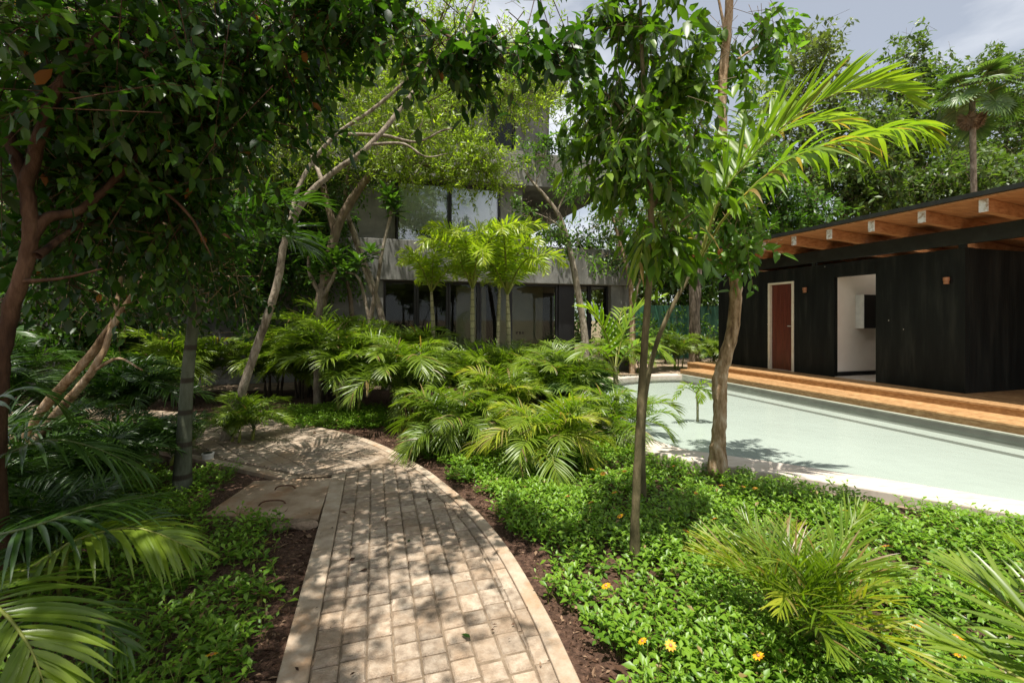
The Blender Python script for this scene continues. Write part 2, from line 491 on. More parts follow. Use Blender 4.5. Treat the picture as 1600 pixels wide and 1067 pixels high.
M['bk_palm'] = barkmat('ringed_green_palm_trunk', [(0.3, (0.045, 0.05, 0.032)), (0.5, (0.085, 0.095, 0.06)), (0.7, (0.15, 0.16, 0.115))], scale=7, rings=1.1, ringc=(0.045, 0.038, 0.025))
M['bk_fox'] = barkmat('pale_green_palm_trunk', [(0.3, (0.16, 0.145, 0.075)), (0.5, (0.25, 0.235, 0.13)), (0.7, (0.36, 0.33, 0.2))], scale=7, rings=2.6, ringc=(0.15, 0.13, 0.075))
M['bk_rough'] = barkmat('rough_fibrous_trunk', [(0.3, (0.06, 0.045, 0.03)), (0.5, (0.16, 0.125, 0.09)), (0.7, (0.30, 0.24, 0.18))], scale=11, bump=1.0, bscale=18)
M['fibre'] = surf('dark_stem_fibre', [(0.3, (0.02, 0.015, 0.009)), (0.7, (0.07, 0.05, 0.03))], scale=14, rough=0.9, bump=0.8, stretch=(1, 1, 0.2))

# ------------------------------------------------------------------ leaves
# template: (u along, v across, w up) ; faces
T_OV = (np.array([(0, 0, 0), (.28, -.42, .05), (.30, 0, -.01), (.28, .42, .05), (.64, -.38, .0), (.66, 0, -.05), (.64, .38, .0), (1, 0, -.16)]),
        [(0, 2, 1), (0, 3, 2), (1, 2, 5, 4), (2, 3, 6, 5), (4, 5, 7), (5, 6, 7)])
T_LB = (np.array([(0, 0, 0), (.30, -.24, .04), (.36, 0, -.02), (.30, .24, .04), (.56, -.50, .06), (.60, 0, -.03), (.56, .50, .06), (1, 0, -.10)]),
        [(0, 2, 1), (0, 3, 2), (1, 2, 5, 4), (2, 3, 6, 5), (4, 5, 7), (5, 6, 7)])
T_DI = (np.array([(0, 0, 0), (.45, -.5, .04), (1, 0, -.08), (.45, .5, .04)]), [(0, 3, 2), (0, 2, 1)])

def add_leaves(mb, P, D, Nn, L, W, tmpl, mat, var):
    tv, tf = tmpl
    n = len(P)
    D = nrm(D)
    Nn = nrm(Nn - D * np.sum(Nn * D, 1, keepdims=True))
    S = np.cross(Nn, D)
    L = np.broadcast_to(L, n)
    W = np.broadcast_to(W, n)
    V = (P[:, None] + (tv[None, :, 0] * L[:, None])[..., None] * D[:, None]
         + (tv[None, :, 1] * W[:, None])[..., None] * S[:, None]
         + (tv[None, :, 2] * L[:, None])[..., None] * Nn[:, None])
    k = len(tv)
    base = (np.arange(n) * k)[:, None]
    off = mb.n
    V = V.reshape(-1, 3)
    tri = np.array([f for f in tf if len(f) == 3])
    quad = np.array([f for f in tf if len(f) == 4])
    first = True
    for fs in (tri, quad):
        if len(fs) == 0:
            continue
        F = (base[:, :, None] + fs[None]).reshape(-1, fs.shape[1])
        vv = np.repeat(var, len(fs))
        if first:
            mb.add(V, F, mat, vv)
            first = False
        else:
            mb.add(np.zeros((0, 3)), F - (mb.n - off), mat, vv)

def crown(mb, blobs, rng, leaf, twig, per, tmpl, droop=0.25, hang=0.3, spread=0.9, twigs=True, clump=9, csize=0.28, shell=0.45, up=0.9):
    """blobs: (centre, radii, number of twigs); twigs clumped, leaves along each twig"""
    LL, LW = leaf
    for c, r, n in blobs:
        c = np.asarray(c, float)
        r = np.asarray(r, float)
        n = max(3, int(n))
        m = max(2, n // clump)
        q = nrm(rng.normal(size=(m, 3))) * (rng.random((m, 1)) ** shell)
        cl = rng.integers(0, m, n)
        k = q[cl] + rng.normal(size=(n, 3)) * csize
        P = c + k * r
        t = nrm(nrm(k) * 0.8 + rng.normal(size=(n, 3)) * 0.55 + (0, 0, -droop))
        tl = twig * (0.6 + 0.8 * rng.random(n))
        P0 = P - t * tl[:, None] * 0.5
        f = np.linspace(0.12, 1, per)
        dr = np.zeros((n, per, 3))
        dr[..., 2] = -(f ** 2)[None] * tl[:, None] * droop * 0.7
        LP = P0[:, None] + t[:, None] * (f[None, :, None] * tl[:, None, None]) + dr
        a = nrm(np.cross(t, rng.normal(size=(n, 3))))
        b = np.cross(t, a)
        ph = (np.arange(per) * 2.4)[None] + rng.random((n, 1)) * 6.28
        rad = np.cos(ph)[..., None] * a[:, None] + np.sin(ph)[..., None] * b[:, None]
        D = t[:, None] * 0.5 + rad * spread + rng.normal(size=(n, per, 3)) * 0.2
        D[..., 2] -= hang
        Nn = rng.normal(size=(n, per, 3)) * 0.45 + rad * 0.25
        Nn[..., 2] += up
        Nn[..., 1] -= 0.9 - up
        sz = 0.65 + 0.6 * rng.random((n, per))
        # clump tint + leaf tint
        var = np.clip(0.45 + (rng.random(m) - 0.5)[cl][:, None] * 0.35 + (rng.random((n, per)) - 0.5) * 0.75, 0, 0.93)
        rare = rng.random((n, per)) < 0.006
        var[rare] = 0.99
        add_leaves(mb, LP.reshape(-1, 3), D.reshape(-1, 3), Nn.reshape(-1, 3), LL * sz.ravel(), LW * sz.ravel(), tmpl, 0, var.ravel())
        if twigs:
            e = P0 + t * tl[:, None] + dr[:, -1]
            mid = P0 + t * tl[:, None] * 0.55 + dr[:, per // 2]
            st = P0 - t * tl[:, None] * 0.5
            ang = np.array([0, 2.09, 4.19])
            ring = np.cos(ang)[None, :, None] * a[:, None] + np.sin(ang)[None, :, None] * b[:, None]
            rr = twig * 0.0045 + 0.0006
            V = np.stack([st[:, None] + ring * rr * 1.5, mid[:, None] + ring * rr, e[:, None] + ring * rr * 0.4], 1)
            b0 = (np.arange(n) * 9)[:, None, None]
            F = []
            for s in (0, 3):
                for j in range(3):
                    F.append((s + j, s + (j + 1) % 3, s + 3 + (j + 1) % 3, s + 3 + j))
            F = (b0 + np.array(F)[None]).reshape(-1, 4)
            mb.add(V.reshape(-1, 3), F, 1, 0.5)

def tree(name, label, cat, base, limbs, blobs, leafm, barkm, leaf, seed, group=None, twig=0.4, per=10, tmpl=T_OV, k=9, lump=0.16, parts=None, **kw):
    """limbs: (points, radii); everything in world coordinates, the Empty at the base"""
    rng = np.random.default_rng(seed)
    base = np.asarray(base, float)
    e = empty(name, base, label, cat, group)
    mb = MB()
    for pts, rad in limbs:
        p = spline(pts, 10 + 5 * len(pts))
        ln = np.linalg.norm(p[-1] - p[0])
        p[1:-1] += rng.normal(size=(len(p) - 2, 3)) * np.min(rad) * 0.10
        kk = k if np.max(rad) > 0.03 else 6
        tube(mb, p, rad, kk, 0, 0.5, lump=lump, rng=rng)
    mb.build('trunk', [M[barkm]], e, smooth=True, origin=base)
    if blobs:
        mb = MB()
        crown(mb, blobs, rng, leaf, twig, per, tmpl, **kw)
        mb.build('crown', [M[leafm], M[barkm]], e, smooth=True, origin=base)
    return e

# ------------------------------------------------------------------ palm fronds
def frond_geo(curve, rng, nl, leafL, leafW, pet=0.2, vang=0.35, droop=0.35, a0=72, a1=28, rr=0.012, kind='flat', rows=5, tip_keep=0.25, dry=0.0, ragged=0.12):
    """one frond: curved rachis and two rows of leaflets; curve in local coordinates with z up"""
    C = spline(curve, 40)
    T = nrm(np.gradient(C, axis=0))
    seg = np.linalg.norm(np.diff(C, axis=0), axis=1)
    s = np.concatenate([[0], np.cumsum(seg)])
    s /= s[-1]
    mb = MB()
    tube(mb, C[::3], [rr, rr * 0.75, rr * 0.45, rr * 0.12], 6, 1, 0.5, cap=False)
    side0 = nrm(np.cross(T, np.array([0, 0, 1.0]) + 1e-3))
    # keep the side direction steady where the rachis is steep
    side0 = nrm(side0 + side0[len(C) // 2] * 1.5)
    for sg in (1, -1):
        fj = pet + (1 - pet) * (np.linspace(0, 1, nl) ** 0.95)
        fj = np.clip(fj + rng.normal(size=nl) * 0.004, 0, 0.999)
        p = np.stack([np.interp(fj, s, C[:, i]) for i in range(3)], 1)
        t = nrm(np.stack([np.interp(fj, s, T[:, i]) for i in range(3)], 1))
        y = nrm(np.stack([np.interp(fj, s, side0[:, i]) for i in range(3)], 1)) * sg
        u = nrm(np.cross(y, t) * sg)
        u *= np.where(np.sum(u * np.array([0, 0, 1.0]), 1) < -0.2, -1, 1)[:, None]
        x = (fj - pet) / (1 - pet)
        a = np.radians(a0 + (a1 - a0) * x ** 1.2) + rng.normal(size=nl) * ragged * 0.5
        if kind == 'fox':
            v = rng.uniform(-1.15, 1.35, nl)
        else:
            v = vang + rng.normal(size=nl) * ragged
        D = t * np.cos(a)[:, None] + (y * np.cos(v)[:, None] + u * np.sin(v)[:, None]) * np.sin(a)[:, None]
        D = nrm(D)
        prof = np.interp(x, [0, 0.12, 0.4, 0.75, 1], [0.55, 0.85, 1.0, 0.75, tip_keep])
        Lj = leafL * prof * (0.88 + 0.24 * rng.random(nl))
        Wj = leafW * np.interp(x, [0, .2, .8, 1], [0.7, 1, 0.9, 0.6])
        Nn = nrm(u * np.cos(v)[:, None] - y * np.sin(v)[:, None])
        us = np.linspace(0, 1, rows + 1)
        wp = np.interp(us, [0, 0.12, 0.35, 0.7, 1], [0.35, 0.85, 1.0, 0.72, 0.0])
        dj = droop * (0.6 + 0.8 * rng.random(nl))
        cen = p[:, None] + D[:, None] * (us[None, :, None] * Lj[:, None, None])
        cen[..., 2] -= dj[:, None] * Lj[:, None] * us[None] ** 2.2
        W = np.cross(D, Nn)
        W = nrm(W + rng.normal(size=W.shape) * 0.15)
        Lf = cen - W[:, None] * (wp[None, :, None] * Wj[:, None, None] * 0.5)
        Rt = cen + W[:, None] * (wp[None, :, None] * Wj[:, None, None] * 0.5)
        md = cen - Nn[:, None] * (wp[None, :, None] * Wj[:, None, None] * 0.16)
        V = np.stack([Lf[:, :-1], md[:, :-1], Rt[:, :-1]], 2).reshape(nl, -1, 3)
        V = np.concatenate([V, cen[:, -1:]], 1)
        k = rows * 3 + 1
        Q = []
        for i in range(rows - 1):
            Q += [(3 * i, 3 * i + 1, 3 * i + 4, 3 * i + 3), (3 * i + 1, 3 * i + 2, 3 * i + 5, 3 * i + 4)]
        e = 3 * (rows - 1)
        Tn = [(e, e + 1, k - 1), (e + 1, e + 2, k - 1)]
        b0 = (np.arange(nl) * k)[:, None, None]
        var = np.clip(0.25 + 0.35 * rng.random(nl) + 0.35 * x, 0, 0.92)
        if dry:
            var = np.where(rng.random(nl) < dry, 1.0, var)
        FQ = (b0 + np.array(Q)[None]).reshape(-1, 4)
        FT = (b0 + np.array(Tn)[None]).reshape(-1, 3)
        off = mb.n
        mb.add(V.reshape(-1, 3), FQ, 0, np.repeat(var, len(Q)))
        mb.add(np.zeros((0, 3)), FT - (mb.n - off), 0, np.repeat(var, 2))
    return mb

def arch(L, e0, e1, n=7, pw=1.2, sway=0.0):
    """arching curve in the x-z plane, starting at elevation e0 and ending at e1 (degrees)"""
    s = np.linspace(0, 1, n)
    e = np.radians(e0 + (e1 - e0) * s ** pw)
    dx, dz = np.cos(e), np.sin(e)
    x = np.concatenate([[0], np.cumsum((dx[1:] + dx[:-1]) / 2)]) * L / (n - 1)
    z = np.concatenate([[0], np.cumsum((dz[1:] + dz[:-1]) / 2)]) * L / (n - 1)
    return np.stack([x, sway * s ** 2 * L, z], 1)

_cache = {}
def frond_data(kind, leafm, e0):
    """shared frond meshes, 1 m long, by kind / material / starting elevation"""
    b = int(round(e0 / 12.0)) * 12
    v = random.randint(0, 2)
    key = (kind, leafm, b, v)
    if key in _cache:
        return _cache[key]
    rng = np.random.default_rng(abs(b) * 31 + v * 7 + sum(map(ord, kind)))
    rm = 'rachis_dk' if leafm in ('pf_shaded', 'pf_green') else 'rachis'
    sw = rng.uniform(-0.15, 0.15)
    if kind == 'areca':
        g = frond_geo(arch(1, b, b - 88 - 14 * v, pw=1.7, sway=sw), rng, 33, 0.40, 0.022, pet=0.16, vang=0.42, droop=0.36, rr=0.007, ragged=.16, dry=0.03 if leafm != 'pf_yellow' else 0.12)
    elif kind == 'stiff':
        g = frond_geo(arch(1, b, b - 55 - 10 * v, sway=sw), rng, 22, 0.46, 0.019, pet=0.15, vang=0.5, droop=0.14, rr=0.007, a0=44, a1=14, dry=0.1, ragged=0.3)
    elif kind == 'fox':
        g = frond_geo(arch(1, b, b - 128, pw=2.4, sway=sw), rng, 64, 0.20, 0.022, pet=0.15, kind='fox', droop=0.25, rr=0.014, a0=70, a1=40, rows=3)
    elif kind == 'broad':
        g = frond_geo(arch(1, b, b - 80 - 8 * v, sway=sw), rng, 19, 0.40, 0.050, pet=0.25, vang=0.25, droop=0.25, rr=0.012, a0=62, a1=22, dry=0.04)
    elif kind == 'fan':
        g = fan_geo(b, rng)
    else:
        raise ValueError(kind)
    _cache[key] = g.mesh('frond', [M[leafm], M[rm]], smooth=True)
    return _cache[key]

def fan_geo(e0, rng, n=30, span=300):
    """palmate leaf, petiole then segments from one hub; 1 unit overall"""
    mb = MB()
    C = arch(0.62, e0, e0 - 25)
    tube(mb, C, [0.011, 0.008], 6, 1, 0.5, cap=False)
    h = C[-1]
    el = math.radians(e0 - 62)
    t = np.array([math.cos(el), 0, math.sin(el)])
    y = np.array([0, 1.0, 0])
    u = np.cross(t, y)
    if u[2] < 0:
        u = -u
    ang = np.radians(np.linspace(-span / 2, span / 2, n))
    D = np.cos(ang)[:, None] * t + np.sin(ang)[:, None] * y + u * 0.18
    D = nrm(D)
    L = 0.42 * (0.8 + 0.2 * np.cos(ang / 2)) * (0.9 + 0.2 * rng.random(n))
    Nn = np.tile(u, (n, 1)) + rng.normal(size=(n, 3)) * 0.15
    tv = np.array([(0, -.10, 0), (0, .10, 0), (.35, -.42, .0), (.35, .42, .0), (.65, -.36, -.05), (.65, .36, -.05), (1, 0, -.22), (.35, 0, -.03), (.65, 0, -.08)])
    tf = [(0, 1, 3, 7), (0, 7, 2), (2, 7, 8, 4), (7, 3, 5, 8), (4, 8, 6), (8, 5, 6)]
    add_leaves(mb, np.tile(h, (n, 1)), D, Nn, L, 0.075, (tv, tf), 0, 0.2 + 0.7 * rng.random(n))
    return mb

def put_frond(parent, kind, leafm, off, yaw, e0, L, tilt=0.0, name='frond'):
    o = bpy.data.objects.new(name, frond_data(kind, leafm, e0))
    COL.objects.link(o)
    o.parent = parent
    o.location = off
    o.rotation_euler = (tilt, 0, yaw)
    o.scale = (L, L, L)
    return o

_stems = {}
def stem_mesh(kind, mat):
    if (kind, mat) not in _stems:
        rng = np.random.default_rng(len(_stems) + 3)
        mb = MB()
        z = np.linspace(0, 1, 9)
        p = np.stack([0.03 * z ** 2, 0 * z, z], 1)
        rad = {'areca': [0.026, 0.020, 0.024, 0.016, 0.009], 'thick': [0.075, 0.062, 0.060, 0.055, 0.03], 'boot': [0.15, 0.13, 0.14, 0.13, 0.10]}[kind]
        tube(mb, p, rad, 8, 0, 0.5, lump=0.12, rng=rng)
        _stems[(kind, mat)] = mb.mesh('stem', [M[mat]], smooth=True)
    return _stems[(kind, mat)]

def put_stem(parent, kind, mat, off, h, lean=(0, 0), s=1.0, name='stem'):
    o = bpy.data.objects.new(name, stem_mesh(kind, mat))
    COL.objects.link(o)
    o.parent = parent
    o.location = off
    o.rotation_euler = (lean[0], lean[1], 0)
    o.scale = (s, s, h)
    return o

def areca(label, x, y, L, nst, per, leafm='pf_green', seed=0, mix=(), h=0.35, spread=0.18, kind='areca', emin=44, emax=94, group='feathery palms planted around the path and pool', name='areca_palm', cat='palm', z=0.0, stemm='rachis'):
    random.seed(seed)
    rng = np.random.default_rng(seed)
    e = empty(name, (x, y, z), label, cat, group)
    for i in range(nst):
        a = 6.283 * i / nst + rng.uniform(-0.5, 0.5)
        r = spread * rng.uniform(0.3, 1.0) if nst > 1 else 0
        ox, oy = r * math.cos(a), r * math.sin(a)
        hh = h * rng.uniform(0.6, 1.25)
        ln = (-oy * 0.6, ox * 0.6)
        put_stem(e, 'areca', stemm, (ox, oy, -0.02), hh + 0.03, ln, s=max(0.8, min(1.4, L)))
        tx, ty = ox + math.sin(ln[1]) * hh, oy - math.sin(ln[0]) * hh
        for j in range(per):
            yaw = a + (j - (per - 1) / 2) * 6.283 / per + rng.uniform(-0.45, 0.45) if nst > 1 else 6.283 * j / per + rng.uniform(-0.4, 0.4)
            e0 = emin + (emax - emin) * ((j * 0.618 + rng.random() * 0.35) % 1.0)
            put_frond(e, kind, mix[(i * per + j) % len(mix)] if mix else leafm, (tx, ty, hh * rng.uniform(0.85, 1.0)), yaw, e0, L * rng.uniform(0.75, 1.1), rng.uniform(-0.12, 0.12))
    return e

def in_poly(P, poly):
    x, y = P[:, 0], P[:, 1]
    r = np.zeros(len(P), bool)
    j = len(poly) - 1
    for i in range(len(poly)):
        xi, yi = poly[i][:2]
        xj, yj = poly[j][:2]
        c = ((yi > y) != (yj > y)) & (x < (xj - xi) * (y - yi) / (yj - yi + 1e-12) + xi)
        r ^= c
        j = i
    return r

def clip(poly, region):
    """Sutherland-Hodgman: convex region, counter-clockwise"""
    for i in range(len(region)):
        a, b = np.array(region[i][:2]), np.array(region[(i + 1) % len(region)][:2])
        d = b - a
        outp = []
        for j in range(len(poly)):
            p, q = np.array(poly[j]), np.array(poly[(j + 1) % len(poly)])
            sp = d[0] * (p[1] - a[1]) - d[1] * (p[0] - a[0])
            sq = d[0] * (q[1] - a[1]) - d[1] * (q[0] - a[0])
            if sp >= 0:
                outp.append(p)
            if sp * sq < 0:
                outp.append(p + (q - p) * sp / (sp - sq))
        poly = outp
        if len(poly) < 3:
            return []
    return poly

# ================================================================== SETTING
# ---- ground
mb = MB()
g = 160.0
mb.add([(-g, -g, -0.6), (g, -g, -0.6), (g, g, -0.6), (-g, g, -0.6)], [(0, 1, 2, 3)])
pool_curve = [gr(1900, 830, .1)[:2], gr(1600, 784, .1)[:2], gr(1400, 752, .1)[:2], gr(1240, 727, .1)[:2], gr(1130, 711, .1)[:2], gr(1060, 700, .1)[:2], (1.62, 5.75), (1.55, 6.8), (1.62, 8.2), (1.85, 9.6), (2.3, 10.7), (3.0, 11.35), (3.9, 11.66), (4.44, 11.7)]
C0 = np.array((7.26, 7.29)); DD = np.array((-.291, .957)); NN = np.array((.957, .291))
def pav(s, n):
    return C0 + DD * s + NN * n
pool_in = [tuple(p) for p in spline(np.array([(*p, 0) for p in pool_curve]), 70)[:, :2]]
pool_poly = pool_in + [tuple(pav(4.35, -1.5)), tuple(pav(-6.0, -1.5))]
_pp = np.array(pool_poly)
if np.sum(_pp[:, 0] * np.roll(_pp[:, 1], -1) - np.roll(_pp[:, 0], -1) * _pp[:, 1]) < 0:
    pool_poly = pool_poly[::-1]          # counter-clockwise
# ground ring round the pool: a sheet with the pool cut out, joined to the far ground as one sheet
mb = MB()
ctr = np.array((4.2, 6.6))
def ring_pts(R_):
    o = []
    for p in pool_poly:
        d = np.array(p) - ctr
        o.append(ctr + d / np.linalg.norm(d) * R_)
    return o
pin = np.array(pool_poly)
rings = [pin] + [pin + (np.array(ring_pts(R_)) - pin) * f for R_, f in ((40, .02), (40, 0.2), (60, 1.0), (400, 1.0))]
V = np.concatenate([np.c_[r, np.zeros(len(r))] for r in rings])
n_ = len(pin)
F = []
for k in range(len(rings) - 1):
    for i in range(n_):
        j = (i + 1) % n_
        F.append((k * n_ + i, k * n_ + j, (k + 1) * n_ + j, (k + 1) * n_ + i))
mb.add(V, [f[::-1] for f in F])
struct(mb.build('ground', [M['sand']]))

# ---- path geometry
LA0, LA1 = np.array((-0.62, 0.7)), np.array((-1.74, 4.40))
right = [(0.50, 0.7), (0.41, 1.3), (.275, 1.94), (.168, 2.385), (-.04, 3.04), (-.31, 3.65), (-.61, 4.17), (-.92, 4.65), (-1.53, 5.42), (-2.2, 6.02), (-3.35, 6.7), (-4.6, 7.15), (-7.0, 7.75), (-11.0, 8.6)]
rc = spline(np.array([(*p, 0) for p in right]), 90)[:, :2]
KW, KR = 0.125, 0.085
left_n = nrm(np.array((-(LA1 - LA0)[1], (LA1 - LA0)[0])))
def off_curve(c, d):
    t = nrm(np.gradient(c, axis=0))
    return c + np.stack([t[:, 1], -t[:, 0]], 1) * d
rin = off_curve(rc, -KR)
sliver = off_curve(rc, -KR - 0.075)
J = np.array((-1.19, 4.98))
def upto(c, a, b):
    return [tuple(p) for p in c if a <= p[1] <= b]
LI0, LI1 = LA0 - left_n * KW, LA1 - left_n * KW
regA = [tuple(LI0)] + upto(sliver, 0.72, 4.85) + [tuple(LI1)]
LB0, LB1 = np.array((-2.05, 4.36)), np.array((-9.0, 7.65))
regB = [tuple(LI1)] + upto(sliver, 4.9, 7.85) + [(-8.95, 7.92), tuple(LB1), tuple(LB0 + (-0.1, 0.12))]

# ---- planting bed soil (4 mm over the ground)
mb = MB()
bed = [(-14, 0.2), (6.5, 0.2), (6.2, 1.5)] + [(p[0] - 0.30, p[1] - 0.28) for p in pool_in[6:44]] + [(1.2, 9.6), (1.0, 10.5), (-1.5, 10.2), (-14, 9.0)]
mb.add([(*p, 0.004) for p in bed], [tuple(range(len(bed)))])
struct(mb.build('planting_bed', [M['soil']]))

# ---- path bed + pavers
mb = MB()
pb = [tuple(LA0)] + [tuple(p) for p in rc] + [tuple(LB1), tuple(LB0), tuple(LA1)]
mb.add([(*p, 0.0265) for p in pb], [tuple(range(len(pb)))])
rng = np.random.default_rng(5)
def block(poly, gap, top, var):
    """one stone: inset polygon with a chamfered top"""
    c = np.mean(poly, 0)
    P = np.array(poly)
    if len(P) < 3:
        return
    ar = 0.5 * abs(np.sum(P[:, 0] * np.roll(P[:, 1], -1) - np.roll(P[:, 0], -1) * P[:, 1]))
    if ar < 0.0009:
        return
    rad = np.linalg.norm(P - c, axis=1, keepdims=True)
    A = c + (P - c) * np.maximum(0.2, (rad - gap * 0.75) / rad)
    B = c + (P - c) * np.maximum(0.2, (rad - gap * 0.75 - 0.011) / rad)
    n = len(P)
    tl = rng.normal(size=2) * 0.014
    z1 = top - 0.009 + (A - c) @ tl
    z2 = top + (B - c) @ tl
    V = np.concatenate([np.c_[A, np.full(n, 0.01)], np.c_[A, z1], np.c_[B, z2]])
    F = [(i, (i + 1) % n, n + (i + 1) % n, n + i) for i in range(n)] + [(n + i, n + (i + 1) % n, 2 * n + (i + 1) % n, 2 * n + i) for i in range(n)]
    F.append(tuple(range(2 * n, 3 * n)))
    mb.add(V, F, 1, var)
def grid(region, org, d, nwid, cols, lmin, lmax, length):
    d = nrm(d)
    n = np.array((d[1], -d[0]))
    for ci in range(*cols):
        x0, x1 = ci * nwid, (ci + 1) * nwid
        s = -rng.random() * lmax
        while s < length:
            l = rng.uniform(lmin, lmax)
            w0 = rng.uniform(-0.0015, 0.0015, 4)
            q = [org + n * (x0 + w0[0]) + d * (s + 0.006), org + n * (x1 - w0[1]) + d * (s + 0.006), org + n * (x1 - w0[2]) + d * (s + l), org + n * (x0 + w0[3]) + d * (s + l)]
            c = clip([tuple(p) for p in q], region)
            if len(c) >= 3:
                block(c, 0.0065, 0.036 + rng.normal() * 0.0022, np.clip(0.5 + rng.normal() * 0.28, 0, 1))
            s += l
grid(regA, LI0, LA1 - LA0, 0.117, (-1, 14), 0.10, 0.15, 5.0)
grid(regB, np.array((-1.2, 3.6)), np.array((-.74, .67)), 0.155, (-2, 60), 0.14, 0.22, 14.0)
# narrow cut stones along the outer kerb
i = 0
while i < len(rc) - 1:
    k = i + 1
    tot = 0
    L_ = rng.uniform(0.11, 0.2)
    while k < len(rc) - 1 and np.linalg.norm(rc[k] - rc[i]) < L_:
        k += 1
    a, b = rin[i], rin[k]
    c, d = sliver[k], sliver[i]
    block([tuple(x) for x in (a, b, c, d)], 0.006, 0.036 + rng.normal() * 0.001, np.clip(0.5 + rng.normal() * 0.28, 0, 1))
    i = k
struct(mb.build('path', [M['joint'], M['paver']]))

def strip(mb, a, b, z0, z1, var=0.5):
    """raised strip between two polylines"""
    n = len(a)
    V = np.concatenate([np.c_[a, np.full(n, z0)], np.c_[a, np.full(n, z1)], np.c_[b, np.full(n, z1)], np.c_[b, np.full(n, z0)]])
    F = []
    for i in range(n - 1):
        for k in (0, 1, 2):
            F.append((k * n + i, k * n + i + 1, (k + 1) * n + i + 1, (k + 1) * n + i))
    F += [(0, n, 2 * n, 3 * n), (n - 1, 4 * n - 1, 3 * n - 1, 2 * n - 1)]
    mb.add(V, F, 0, var)
mb = MB()
strip(mb, rin, rc, 0.0, 0.044)
la = np.linspace(0, 1, 12)[:, None]
strip(mb, LA0 + la * (LA1 - LA0), LI0 + la * (LI1 - LI0), 0.0, 0.044)
lbn = nrm(np.array((-(LB1 - LB0)[1], (LB1 - LB0)[0])))
strip(mb, LB0 + la * (LB1 - LB0) + lbn * 0.10, LB0 + la * (LB1 - LB0), 0.0, 0.044)
k_ = mb.build('path_kerb', [M['kerb']], bevel=0.006)
struct(k_)

# ---- pool: basin, coping, water
mb = MB()
P_ = np.array(pool_poly)
n_ = len(P_)
zb = -0.085
V = np.concatenate([np.c_[P_, np.full(n_, 0.10)], np.c_[P_, np.full(n_, zb)]])
F = [((i + 1) % n_, i, n_ + i, n_ + (i + 1) % n_) for i in range(n_)]
mb.add(V, F, 0)
mb.add(np.c_[P_, np.full(n_, zb)], [tuple(range(n_))[::-1]] if np.sum(P_[:, 0] * np.roll(P_[:, 1], -1) - np.roll(P_[:, 0], -1) * P_[:, 1]) < 0 else [tuple(range(n_))], 0)
for s0, s1, nn0, nn1, z1 in ((-6, 4.3, -1.80, -1.50, -0.05),):
    q = [pav(s0, nn0), pav(s0, nn1), pav(s1, nn1), pav(s1, nn0)]
    mb.prism([tuple(x) for x in q[::-1]], zb, z1, 0)
struct(mb.build('pool_basin', [M['plaster']]))
mb = MB()
mb.add(np.c_[P_, np.full(n_, 0.035)], [tuple(range(n_))])
struct(mb.build('pool_water', [M['water']]))
mb = MB()
pc = np.array(pool_in)
t = nrm(np.gradient(pc, axis=0))
outw = np.stack([-t[:, 1], t[:, 0]], 1)
if np.dot(outw[20], ctr - pc[20]) > 0:
    outw = -outw
strip(mb, pc - outw * 0.03, pc + outw * 0.36, -0.02, 0.10)
struct(mb.build('pool_coping', [M['coping']], bevel=0.012))

# ---- deck with steps (boards run along the pool)
def pvf(c):
    c = np.asarray(c, float)
    return np.c_[C0 + c[:, :1] * DD + c[:, 1:2] * NN, c[:, 2]]
deck = empty('timber_deck', (*pav(0, -0.4), 0), 'long orange hardwood deck with a lower step running beside the pool', 'deck')
rng = np.random.default_rng(8)
def boards(name, s0, s1, n0, n1, z0, z1, wb, parent, mat='deckwood', along=True):
    mb = MB()
    k = max(1, int(round((n1 - n0) / wb)))
    for i in range(k):
        a = n0 + (n1 - n0) * i / k
        b = n0 + (n1 - n0) * (i + 1) / k - 0.005
        s = s0
        while s < s1 - 0.05:
            e = min(s1, s + rng.uniform(1.8, 3.6))
            if s1 - e < 0.6: e = s1
            mb.box(s, e - 0.003, a, b, z0 + rng.uniform(0, .001), z1 + rng.normal() * 0.0006, 0, rng.random(), fr=pvf)
            s = e
    return mb.build(name, [M[mat]], parent, bevel=0.003)
boards('upper_deck', -6.2, 5.75, -0.79, 4.8, 0.315, 0.35, 0.125, deck)
boards('step_tread', -6.2, 5.2, -1.44, -0.77, 0.205, 0.235, 0.13, deck)
mb = MB()
mb.box(-6.2, 5.75, -0.775, -0.755, 0.0, 0.313, 0, 0.6, fr=pvf)
mb.box(-6.2, 5.2, -1.425, -1.405, 0.12, 0.203, 0, 0.3, fr=pvf)
mb.build('riser', [M['deckwood']], deck)
mb = MB()
mb.box(-6.2, 5.2, -1.50, -1.40, -0.02, 0.118, 0, fr=pvf)
mb.build('base_wall', [M['poolwall']], deck)

# ---- pavilion
pv = empty('pool_pavilion', (*pav(0, 0), 0.35), 'low black timber pavilion with a flat roof on orange beams beside the pool', 'pavilion')
ZW = 2.69
def wallpart(name, segs, mat='black', bevel=0.004, parent=pv):
    mb = MB()
    for (s0, s1, n0, n1, z0, z1) in segs:
        mb.box(s0, s1, n0, n1, z0, z1, 0, fr=pvf)
    return mb.build(name, [M[mat]], parent, bevel=bevel)
Z0 = 0.352
DT = 2.40
wallpart('wall_panel', [(0.0, 1.36, 0, 0.10, Z0, ZW)])
wallpart('wall_panel', [(1.362, 2.168, 0.002, 0.10, DT, ZW - 0.002)])
wallpart('wall_panel', [(2.17, 3.10, 0, 0.10, Z0, ZW)])
wallpart('wall_panel', [(3.102, 3.808, 0.002, 0.10, DT, ZW - 0.002)])
wallpart('wall_panel', [(3.81, 4.62, 0, 0.10, Z0, ZW)])
wallpart('wall_panel', [(4.624, 5.45, 0, 0.10, Z0, ZW)])
wallpart('wall_panel', [(0.0, 0.10, 0.103, 1.72, Z0, ZW)])
wallpart('wall_panel', [(0.0, 0.10, 1.724, 4.6, Z0, ZW)])
